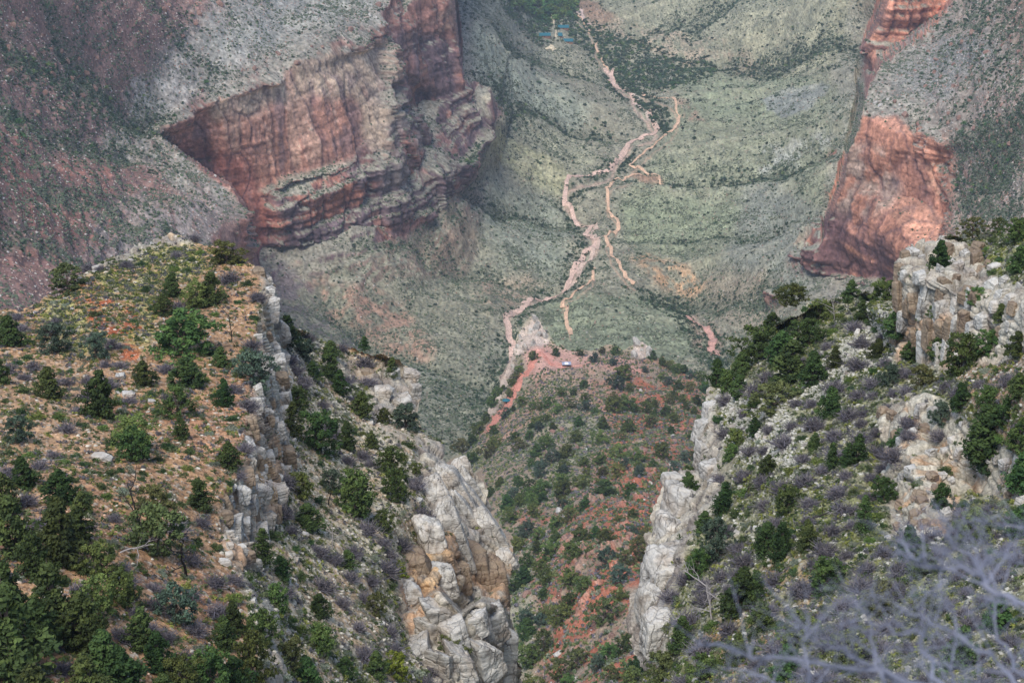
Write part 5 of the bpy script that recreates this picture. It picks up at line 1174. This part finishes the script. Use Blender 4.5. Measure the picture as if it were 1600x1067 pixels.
rock_fill('A', 11, A.mask(band([(245,206),(290,248),(345,286),(376,316)], 12), 1), lambda u, v: 4+4*abs(math.sin(u)), ['pale', 'red'], 'broken pale rim rock', 'rim rocks of the far cliffs', gap=.6)
rock_fill('A', 14, A.mask(band([(250,188),(312,154),(430,112),(470,100),(520,74),(560,50),(600,16)], 13), 1), lambda u, v: 4+4*abs(math.sin(u)), ['pale', 'red', 'red'], 'broken pale rim rock', 'rim rocks of the far cliffs', gap=.7)
rock_fill('A', 8, A.mask(band([(1350,180),(1400,183),(1445,226),(1486,256)], 8), 1), lambda u, v: 4+4*abs(math.sin(u)), ['pale', 'red'], 'broken pale rim rock', 'rim rocks of the far cliffs', gap=.7)
tw = B.tower*(B.V < 580)
rock_fill('B', 16, tw, lambda u, v: 11, ['pale'], 'pale weathered crag', 'crags of the red ridge', sc=(.8, .8, 1.3), gap=.6, name='rock_outcrop')
rock_fill('B', 52, visB*(B.V > 600)*(B.U > 820), lambda u, v: 6+(v-560)*.018, ['red', 'red', 'pale'], 'pinkish broken boulder', 'boulders of the red ridge', gap=.8)
rock_fill('A', 40, A.mask([(0,20),(150,60),(180,160),(60,170),(0,130)], 20)+.5*A.mask([(0,-10),(400,-10),(380,60),(100,60)], 20), lambda u, v: 9, ['red'], 'tawny block of talus', 'talus blocks of the far slopes', gap=.9)
rock_fill('A', 34, A.mask([(1420,120),(1600,20),(1600,220),(1480,200)], 16), lambda u, v: 7, ['red'], 'tawny block of talus', 'talus blocks of the far slopes', gap=.9)
put_rock('A', 1412, 200, 14, 'red', rr_, 'big orange block perched on the cliff rim', (1, .8, .7), group='talus blocks of the far slopes')
put_rock('A', 1463, 104, 11, 'red', rr_, 'flat orange slab', (1, .8, .35), group='talus blocks of the far slopes')
put_rock('A', 343, 18, 12, 'red', rr_, 'pinkish pale boulder', (1, .8, .7), group='talus blocks of the far slopes')
# loose stones too many to count
def pebble(seed):
    P, T = facet(seed, 10, .02, lo=True); v, t = ico(1); n = np.random.default_rng(seed).normal(size=(9, 3)); n /= np.linalg.norm(n, axis=1, keepdims=True)
    dt = v@n.T; r = np.minimum(np.where(dt > .05, .7/np.maximum(dt, .05), 9).min(1), 1.2); return v*r[:, None]*np.array([1, .8, .6]), t, np.ones(3)
M_stone = leaf_mat('loose_stone', .95, 0., 0.)
peb = [pebble(k) for k in range(6)]
for L, n, w, a, b in ((Dd, 9000, (1-Dd.rock)*(.35+2.5*Dd.scree), lin(184,180,166), .16), (C, 5000, (1-C.rock)*(1.2-C.west), lin(196,188,170), .15), (C, 6000, (1-C.rock)*C.west, lin(206,172,146), .07)):
    P_, u_, v_ = sample(L, n, w*(L.V < 1100)*(L.U > -30)*(L.U < 1630), grng)
    merged('loose_stones', peb, P_, b*(.6+1.8*grng.random(n)**3), grng, M_stone, a*(.75+.35*grng.random((n, 1))), 'pale loose stones strewn over the slope', 'loose stones')
def chip(seed):
    rng = np.random.default_rng(seed); V = np.array([(1,0,0),(0,1,0),(-1,0,0),(0,-1,0),(0,0,.8),(0,0,-.5)], float)*(.7+.6*rng.random((6, 1))); V += rng.normal(size=V.shape)*.12
    return V, np.array([(0,1,4),(1,2,4),(2,3,4),(3,0,4),(1,0,5),(2,1,5),(3,2,5),(0,3,5)]), np.ones(3)
leftA = A.mask([(-40,-40),(640,-40),(600,30),(400,125),(250,205),(385,330),(400,470),(-40,500)], 8)+A.mask([(1400,110),(1540,-40),(1640,-40),(1640,420),(1490,420),(1480,250),(1345,190)], 8)
P_, u_, v_ = sample(A, 42000, (leftA*1.6+.35)*frameA*(1-A.rocky), grng); P_ = P_[clear_of_paths(u_, v_)]; n = len(P_)
pal = np.array([lin(190,172,158), lin(178,146,130), lin(206,198,188), lin(160,124,108)])*.8
merged('loose_stones', [chip(k) for k in range(5)], P_, .3+.9*grng.random(n)**3, grng, M_stone, pal[grng.integers(4, size=n)], 'pale and tawny stones speckling the far talus slopes', 'loose stones')
P_, u_, v_ = sample(B, 9000, visB*(B.V < 1090), grng); P_ = P_[clear_of_paths(u_, v_)]; n = len(P_)
merged('loose_stones', peb, P_, .16+.6*grng.random(n)**4, grng, M_stone, pal[grng.integers(4, size=n)], 'pinkish stones strewn over the red ridge', 'loose stones')
# =================================================================== dead wood
def limb(p0, d, L, r, rng, depth, out, up=.0, wob=.35, kids=4):
    pts = [p0]; dd = d/np.linalg.norm(d); n = 6
    for k in range(n):
        dd = dd+rng.normal(size=3)*wob*.35+np.array([0, 0, up]); dd /= np.linalg.norm(dd); pts.append(pts[-1]+dd*L/n)
    out.append(tube(pts, [r*(1-.75*k/n) for k in range(n+1)], 6 if depth > 0 else 4))
    if depth > 0:
        for c in range(kids):
            k = rng.integers(1, n); q = rng.normal(size=3); q -= q.dot(dd)*dd*.2; q = dd*.8+q/np.linalg.norm(q)*.9
            limb(pts[k], q, L*(.35+.35*rng.random()), r*.5, rng, depth-1, out, up, wob, kids)
def snag(lay, u, v, d, L, r, mat, ph, seed, name='dead_tree', cat='dead tree', depth=2, kids=4, lift=.1):
    rng = np.random.default_rng(seed); out = []; limb(np.zeros(3), np.array(d, float), L, r, rng, depth, out, kids=kids)
    V, Q, _ = join([(a, b, np.zeros(3)) for a, b in out]); o = mesh_np(name, V, Q, mat, True)
    p = ground(lay, u, v); o.location = p+np.array([0, 0, lift]); note(o, ph, cat, lay, u, v, 'dead wood of the near spurs'); return o
snag('C', 362, 535, (.05, 0, 1), 4.2, .09, M_char, 'thin charred standing snag', 1, kids=6, depth=1, lift=-.2)
snag('C', 215, 822, (.1, 0, 1), 4.5, .13, M_char, 'blackened bare trunk with forked limbs', 2, lift=-.2)
snag('C', 290, 900, (-.15, 0, 1), 5.0, .15, M_char, 'twisted blackened tree with ragged limbs', 3, lift=-.2)
snag('C', 188, 868, (1, .2, .15), 3.0, .08, M_dead, 'bleached fallen branch', 4, lift=.2, kids=3)
snag('C', 395, 745, (1, -.6, .1), 5.0, .09, M_dead, 'long grey fallen tree hanging over the cliff', 5, lift=.5, kids=5)
snag('C', 60, 722, (1, .05, .05), 2.6, .06, M_dead, 'grey fallen stick', 6, lift=.1, depth=1, kids=2)
snag('C', 42, 588, (.6, -.5, .1), 2.6, .07, M_dead, 'pale fallen limb', 7, lift=.2, depth=1, kids=3)
snag('C', 102, 520, (1, .4, .1), 2.6, .06, M_dead, 'pale fallen limb', 8, lift=.2, depth=1, kids=3)
snag('C', 520, 860, (.05, 0, 1), 4.2, .09, M_dead, 'pale standing snag with broken arms', 9, depth=1, kids=5, lift=-.2)
snag('C', 512, 790, (.3, 0, 1), 3.6, .09, M_char, 'dark leaning snag', 10, depth=1, kids=4, lift=-.2)
snag('D', 1112, 975, (-.1, 0, 1), 4.0, .12, M_dead, 'white standing dead tree with crooked arms', 11, kids=5, lift=-.2)
snag('D', 1108, 940, (-1, .3, .5), 4.0, .08, M_dead, 'white crooked limb reaching left', 12, kids=4, lift=1.5)
snag('D', 1163, 776, (.0, 0, 1), 4.4, .07, M_char, 'thin dark standing snag', 13, depth=1, kids=5, lift=-.2)
snag('D', 1302, 500, (.05, 0, 1), 4.8, .08, M_dead, 'thin grey snag', 14, depth=1, kids=7, lift=-.2)
snag('D', 1270, 810, (1, .2, .1), 3.0, .09, M_char, 'dark fallen log', 15, depth=1, kids=2, lift=.2)
snag('D', 1440, 800, (1, .5, .2), 3.0, .07, M_dead, 'pale fallen pole', 16, depth=1, kids=2, lift=.3)
snag('C', 738, 770, (1, .0, .6), 1.5, .04, M_dead, 'small dead stub on the white prow', 17, depth=1, kids=3, lift=.3)
# =================================================================== out of focus dead shrub at the camera's feet
M_fg = plain_mat('silvery_dead_wood', lin(140,142,156,.8), .85, 9., .2, bump=.002)
def px3(u, v, t):
    x, y, z = ray(u, v); return np.array([x, y, z])*t
fr = np.random.default_rng(404)
def fg_branch(path, r, parent, seed, kids=7, sub=1, twl=.12):
    rng = np.random.default_rng(seed); P = [px3(*q) for q in path]
    pts = []
    for a, b in zip(P[:-1], P[1:]):
        for k in range(4): pts.append(a+(b-a)*k/4+rng.normal(size=3)*.006)
    r *= .45; pts.append(P[-1]); n = len(pts); out = [tube(pts, [r*(1-.72*k/(n-1)) for k in range(n)], 8)]
    for c in range(kids):
        k = rng.integers(1, n-1); dd = pts[k+1]-pts[k]; dd /= np.linalg.norm(dd); q = rng.normal(size=3); q -= q.dot(dd)*dd; q /= np.linalg.norm(q)
        limb(pts[k], dd*.7+q*.9+np.array([-.05, 0, .15]), twl*(.5+.8*rng.random()), r*(.42-.2*k/n), rng, 1, out, .02, .35, 4)
    V, Q, _ = join([(a, b, np.zeros(3)) for a, b in out]); return mesh_np('branch', V, Q, M_fg, True, parent=parent)
fg = bpy.data.objects.new('dead_shrub', None); COL.objects.link(fg)
tag(fg, 'out of focus silvery dead shrub spreading bare branches across the lower right corner', 'dead shrub')
for i, (path, r) in enumerate([
 ([(1700,1120,4.2),(1500,1075,4.3),(1340,1048,4.3),(1200,1030,4.2),(1140,1012,4.1),(1090,985,4.0)], .017),
 ([(1480,1120,4.4),(1400,1060,4.4),(1350,1030,4.3),(1290,1010,4.3),(1262,978,4.3),(1215,975,4.2)], .014),
 ([(1720,1010,4.0),(1600,950,4.1),(1545,915,4.1),(1520,890,4.2),(1460,885,4.2),(1430,868,4.1),(1400,840,4.1)], .018),
 ([(1540,900,4.2),(1500,862,4.3),(1484,840,4.3),(1480,806,4.3)], .011),
 ([(1560,1130,3.9),(1480,1080,3.9),(1445,1020,4.0),(1430,985,4.0),(1380,975,4.0),(1330,968,4.0)], .012),
 ([(1680,1120,4.5),(1600,1060,4.5),(1560,1000,4.6),(1555,900,4.6),(1548,850,4.6)], .012),
 ([(1700,870,4.8),(1620,830,4.8),(1570,815,4.8),(1520,812,4.8)], .010),
 ([(1400,1130,4.0),(1375,1050,4.0),(1362,980,4.0),(1345,940,4.0)], .011),
 ([(1650,1140,3.7),(1560,1040,3.8),(1500,1000,3.8),(1440,960,3.9),(1408,950,3.9)], .011),
 ([(1240,1130,4.3),(1262,1060,4.2),(1256,1000,4.2),(1262,978,4.2)], .010),
 ([(1320,1140,4.6),(1240,1080,4.6),(1180,1050,4.6),(1120,1040,4.6)], .009),
 ([(1700,960,5.0),(1640,900,5.0),(1600,880,5.1),(1560,870,5.1)], .010),
 ([(1500,1140,4.6),(1490,1040,4.7),(1500,960,4.7),(1470,920,4.7)], .009)]):
    fg_branch(path, r, fg, 500+i, kids=24 if i < 6 else 16)
# =================================================================== creek bed and trails draped on the ground
M_creek = terrain_mat('dry_creek_gravel', 1.6, 8., .3); M_trail = terrain_mat('trail_dirt', 1., 6., .1)
def ribbon(name, lay, pts, w, col, mat, label=None, seed=0, wob=2.2):
    L = LAY[lay]; rng = np.random.default_rng(seed); pl = np.array([p[:2] for p in fracline(pts, 2.2, rng, 2)])
    seg = np.hypot(*np.diff(pl, axis=0).T); s = np.concatenate([[0], np.cumsum(seg)]); n = max(8, int(s[-1]/1.2)); q = np.linspace(0, s[-1], n)
    u = np.interp(q, s, pl[:, 0]); v = np.interp(q, s, pl[:, 1]); cen = L.look(u, v)
    tg = np.gradient(cen, axis=0); tg[:, 2] = 0; tg /= np.linalg.norm(tg, axis=1, keepdims=True)+1e-9; nr = np.stack([-tg[:, 1], tg[:, 0], np.zeros(n)], -1)
    ww = w*(1+.45*fbm(np.stack([q/14., q*0, q*0+seed], -1), 3, seed)); rows = []
    for k in np.linspace(-1, 1, 7):
        P = cen+nr*(ww*k/2*(1+.25*vn(np.stack([q/5., q*0+k*3, q*0], -1), seed+1)))[:, None]; uu, vv, _ = proj(P); P = L.look(uu, vv)
        P = P+np.array([0, 0, (1.15 if lay == 'A' else .6)-.45*abs(k)]); rows.append(P)
    V = np.stack(rows, 1).reshape(-1, 3); Q = [(i*7+k, i*7+k+1, (i+1)*7+k+1, (i+1)*7+k) for i in range(n-1) for k in range(6)]
    cc = np.asarray(col)*(1+.25*fbm(S3(V, 5.), 3, seed+9))[:, None]
    o = mesh_np(name, V, np.array(Q), mat, True, vcol=cc); o['kind'] = 'structure'
    if label: o['label'] = label
    return o
creek = [(903,38),(915,55),(924,75),(936,100),(945,115),(955,125),(965,150),(985,165),(992,190),(1010,205),(1026,225),(1018,235),(990,240),(970,262),(955,290),(945,300),(915,308),(885,318),(882,330),(905,345),(925,352),(915,370),(928,395),(933,408),(915,425),(895,445),(880,460),(850,470),(822,485),(802,500),(790,515),(795,530),(803,545),(800,570)]
ribbon('creek_bed', 'A', creek[4:], 6.5, lin(208,178,160), M_creek, 'pale pink dry creek bed winding down the valley', 1)
ribbon('creek_bed', 'A', [(903,38),(906,48),(915,55),(925,58)], 9., lin(206,180,166), M_creek, 'pale gravel bend by the far thicket', 2)
ribbon('creek_bed', 'A', [(1078,478),(1090,495),(1104,512),(1115,530),(1110,548),(1118,565)], 8., lin(200,156,140), M_creek, 'pinkish side wash', 3)
ribbon('creek_bed', 'A', [(984,166),(996,176),(990,186),(1000,200),(1012,212),(1022,216)], 5., lin(196,178,162), M_creek, 'thin braid beside the dry creek', 5)
ribbon('creek_bed', 'A', [(930,352),(934,372),(922,380),(930,396)], 5., lin(200,176,158), M_creek, 'narrow gravel braid in the middle valley', 6)
ribbon('creek_bed', 'A', [(934,408),(922,432),(904,452),(892,462),(884,462)], 5., lin(200,176,158), M_creek, 'gravel braid above the pinnacle', 7)
ribbon('creek_bed', 'A', [(958,120),(952,132),(962,142)], 7., lin(206,176,160), M_creek, 'pale gravel bar', 4)
TR = [([(899,48),(912,58),(920,66),(924,78),(933,90),(930,100),(940,110),(950,118)], 2.8, 'A', 'far thin trail to the oasis'),
 ([(996,162),(1012,170),(1038,182),(1056,194),(1061,205),(1056,222),(1044,240),(1030,253),(1010,268),(990,282),(984,288),(1000,291),(1025,291),(1032,296)], 3.7, 'A', 'orange trail rounding the bend east of the creek'),
 ([(1012,298),(985,307),(958,316),(946,330),(950,345),(966,362),(962,375),(950,390),(947,408),(955,430),(968,446),(985,458),(992,462)], 3.7, 'A', 'orange trail looping below the switchback'),
 ([(928,445),(926,460),(912,472),(898,482),(882,487),(878,494),(884,512),(890,528),(892,540)], 3.6, 'A', 'trail climbing behind the pinnacle'),
 ([(861,42),(866,50),(864,60),(869,70),(868,78),(880,82),(892,90)], 3., 'A', 'pale footpath between the cabins'),
 ([(852,76),(862,82),(866,86)], 6., 'A', 'pale bare yard below the cabins')]
for i, (pt, w, lay, lb) in enumerate(TR): ribbon('trail', lay, pt, w, lin(214,178,148) if i < 4 else lin(206,190,160), M_trail, lb, 20+i)
ribbon('trail', 'B', [(880,575),(862,572),(845,552),(838,560),(830,572),(822,590),(812,604),(802,620),(796,636),(784,648),(772,662),(758,676)], 4.6, lin(200,136,118), M_trail, 'pink trail running down the ridge past the hut', 30)
ribbon('trail', 'B', [(842,548),(852,556),(866,568),(884,578)], 9., lin(204,150,132), M_trail, 'broad bare pink patch between pinnacle and shelter', 32)
ribbon('trail', 'B', [(892,572),(910,573),(930,578)], 3., lin(204,150,130), M_trail, 'pink path leaving the shelter', 31)
# =================================================================== buildings
M_wall = plain_mat('brown_stone_wall', lin(140,108,90), .9, 2.5, .35); M_roofg = plain_mat('grey_metal_roof', lin(150,156,172), .5, 1.5, .12)
M_white = plain_mat('white_panel', lin(236,238,244), .4, 1., .05); M_teal = plain_mat('teal_roof', lin(44,104,116), .6, 1.2, .18); M_dark = plain_mat('dark_opening', lin(40,36,34), .9, 3., .2); M_wood = plain_mat('dark_post_wood', lin(84,66,54), .9, 5., .3)
def box(x0, x1, y0, y1, z0, z1):
    V = np.array([(x, y, z) for x in (x0, x1) for y in (y0, y1) for z in (z0, z1)], float)
    return V, np.array([(0,1,3,2),(4,6,7,5),(0,4,5,1),(2,3,7,6),(0,2,6,4),(1,5,7,3)])
def part(name, boxes, mat, parent):
    V, Q, _ = join([(a, b, np.zeros(3)) for a, b in boxes]); return mesh_np(name, V, Q, mat, False, parent=parent)
def gable(L_, Wd, z0, rise, th=.18):
    a, b = L_/2, Wd/2; S = np.array([(-b, z0), (0, z0+rise), (b, z0), (b, z0+th), (0, z0+rise+th*1.1), (-b, z0+th)])
    V = np.array([(x, y, z) for x in (-a, a) for (y, z) in S]); Q = [(i, (i+1) % 6, (i+1) % 6+6, i+6) for i in range(6)]+[(0, 5, 4, 1), (1, 4, 3, 2), (6, 7, 10, 11), (7, 8, 9, 10)]
    return V, np.array(Q)
def house(lay, u, v, L_, Wd, hw, rise, rz, roofm, label, name, cat, openf=False, group=None):
    root = bpy.data.objects.new(name, None); COL.objects.link(root); root.location = ground(lay, u, v)+np.array([0, 0, .2]); root.rotation_euler = (0, 0, rz); tag(root, label, cat, group)
    a, b = L_/2-.5, Wd/2-.5
    if openf:
        part('wall', [box(-a, a, b-.4, b, -1.5, hw), box(-a, -a+.4, -b, b-.4, -1.5, hw*.45), box(a-.4, a, -b, b-.4, -1.5, hw*.45)], M_wall, root)
        for x, y in ((-a+.2, -b+.2), (0, -b+.2), (a-.2, -b+.2)): part('post', [box(x-.15, x+.15, y-.15, y+.15, -1.5, hw)], M_wood, root)
    else:
        part('wall', [box(-a, a, -b, b, -1.5, hw)], M_wall, root)
        d = part('door', [box(-.5, .5, -b-.06, -b, 0, 2.05)], M_dark, root)
        for x in (-a*.6, a*.6): part('window', [box(x-.55, x+.55, -b-.05, -b, .9, 1.9)], M_dark, root)
    V, Q = gable(L_, Wd, hw, rise); r = mesh_np('roof', V, Q, roofm, False, parent=root); return root, r
root, rf = house('B', 885, 573, 6.8, 5.2, 2.5, .9, .05, M_roofg, 'small open stone shelter with grey roof and white panels on the red ridge', 'trail_shelter', 'shelter', True)
sl_ = .9/2.6; yy0, yy1 = -2.3, -.3
V = np.array([(x, y, 2.5+.9+.9/2.6*y+.22+dz) for x in (-1.4, 1.3) for y in (yy0, yy1) for dz in (0, .06)]); mesh_np('roof_panel', V, box(0,1,0,1,0,1)[1], M_white, False, parent=rf)
# teal hut: low hipped eight-sided roof over dark walls
hut = bpy.data.objects.new('trail_hut', None); COL.objects.link(hut); hut.location = ground('B', 791, 633); tag(hut, 'little hut with a dark teal many-sided roof beside the pink trail', 'hut')
ang = [math.pi/4*k+.2 for k in range(8)]
V = np.array([(3.1*math.cos(a), 2.6*math.sin(a), 2.3) for a in ang]+[(3.1*math.cos(a), 2.6*math.sin(a), 2.5) for a in ang]+[(0, 0, 3.6), (0, 0, 2.35)])
Q3 = [(8+k, 8+(k+1) % 8, 16) for k in range(8)]+[((k+1) % 8, k, 17) for k in range(8)]; Q4 = [(k, (k+1) % 8, 8+(k+1) % 8, 8+k) for k in range(8)]
mesh_np('roof', V, [np.array(Q3), np.array(Q4)], M_teal, False, parent=hut)
part('wall', [box(-1.7, 1.7, -1.3, 1.3, -1.2, 2.3)], M_wall, hut); part('door', [box(-.45, .45, -1.36, -1.3, 0, 2.)], M_dark, hut)
for (u, v, L_, Wd, rz, lb) in [(851,64,18,8,.03,'long teal roofed cabin standing apart on the left'),(880,61,17,7,.05,'teal roofed cabin at the back of the cluster'),(875,70,7,11,0.,'short teal roofed cabin turned end-on in the middle of the cluster'),(888,78,15,7,-.08,'teal roofed cabin nearest the viewer beside the pale yard')]:
    root, rf = house('A', u, v, L_, Wd*1.3, 2.8, 3.2, rz, M_teal, lb, 'cabin', 'cabin', group='cabins by the oasis')
    part('chimney', [box(L_*.22, L_*.22+.8, .3, 1.1, 3., 5.6)], M_wall, rf)
finish_labels()
# =================================================================== camera, light, air
cam = bpy.data.cameras.new('camera'); co = bpy.data.objects.new('camera', cam); COL.objects.link(co)
co.location = (0, 0, 0); co.rotation_euler = (math.radians(90-26), 0, 0)
cam.lens = 70; cam.sensor_width = 36; cam.clip_start = .1; cam.clip_end = 20000
cam.dof.use_dof = True; cam.dof.focus_distance = 260; cam.dof.aperture_fstop = 6.5
scene.camera = co
w = bpy.data.worlds.new('World'); scene.world = w; w.use_nodes = True
nt = w.node_tree; bg = nt.nodes['Background']
sky = nt.nodes.new('ShaderNodeTexSky'); sky.sky_type = 'NISHITA'; sky.sun_disc = False
SUN_EL, SUN_AZ = math.radians(58), math.radians(-158)      # azimuth from north, clockwise; light from the west-south-west
sky.sun_elevation = SUN_EL; sky.sun_rotation = SUN_AZ; sky.air_density = 1.; sky.dust_density = 2.5; sky.altitude = 2000
nt.links.new(sky.outputs[0], bg.inputs[0]); bg.inputs[1].default_value = .1
sl = bpy.data.lights.new('sun', 'SUN'); sl.energy = 1.7; sl.angle = math.radians(28); sl.color = (1, .96, .91)
so = bpy.data.objects.new('sun', sl); COL.objects.link(so)
d = Vector((math.sin(SUN_AZ)*math.cos(SUN_EL), math.cos(SUN_AZ)*math.cos(SUN_EL), math.sin(SUN_EL)))
so.rotation_euler = d.to_track_quat('Z', 'Y').to_euler(); so.location = (-50, -50, 200)
if HAZE:
    m = bpy.data.materials.new('haze_air'); m.use_nodes = True; nt = m.node_tree; nt.nodes.clear()
    out = nt.nodes.new('ShaderNodeOutputMaterial'); v = nt.nodes.new('ShaderNodeVolumePrincipled')
    v.inputs['Color'].default_value = (.78, .85, 1., 1); v.inputs['Density'].default_value = HAZE; v.inputs['Anisotropy'].default_value = .2
    nt.links.new(v.outputs[0], out.inputs['Volume'])
    x0, x1, y0, y1, z0, z1 = -1400, 1400, -60, 4200, -1120, 30
    V = np.array([(x, y, z) for x in (x0, x1) for y in (y0, y1) for z in (z0, z1)], float)
    Fq = np.array([(0,1,3,2),(4,6,7,5),(0,4,5,1),(2,3,7,6),(0,2,6,4),(1,5,7,3)])
    h = mesh_np('haze', V, Fq, m, False); h['kind'] = 'stuff'
scene.view_settings.view_transform = 'Standard'; scene.view_settings.look = 'None'; scene.view_settings.gamma = 1
scene.view_settings.exposure = EXPO
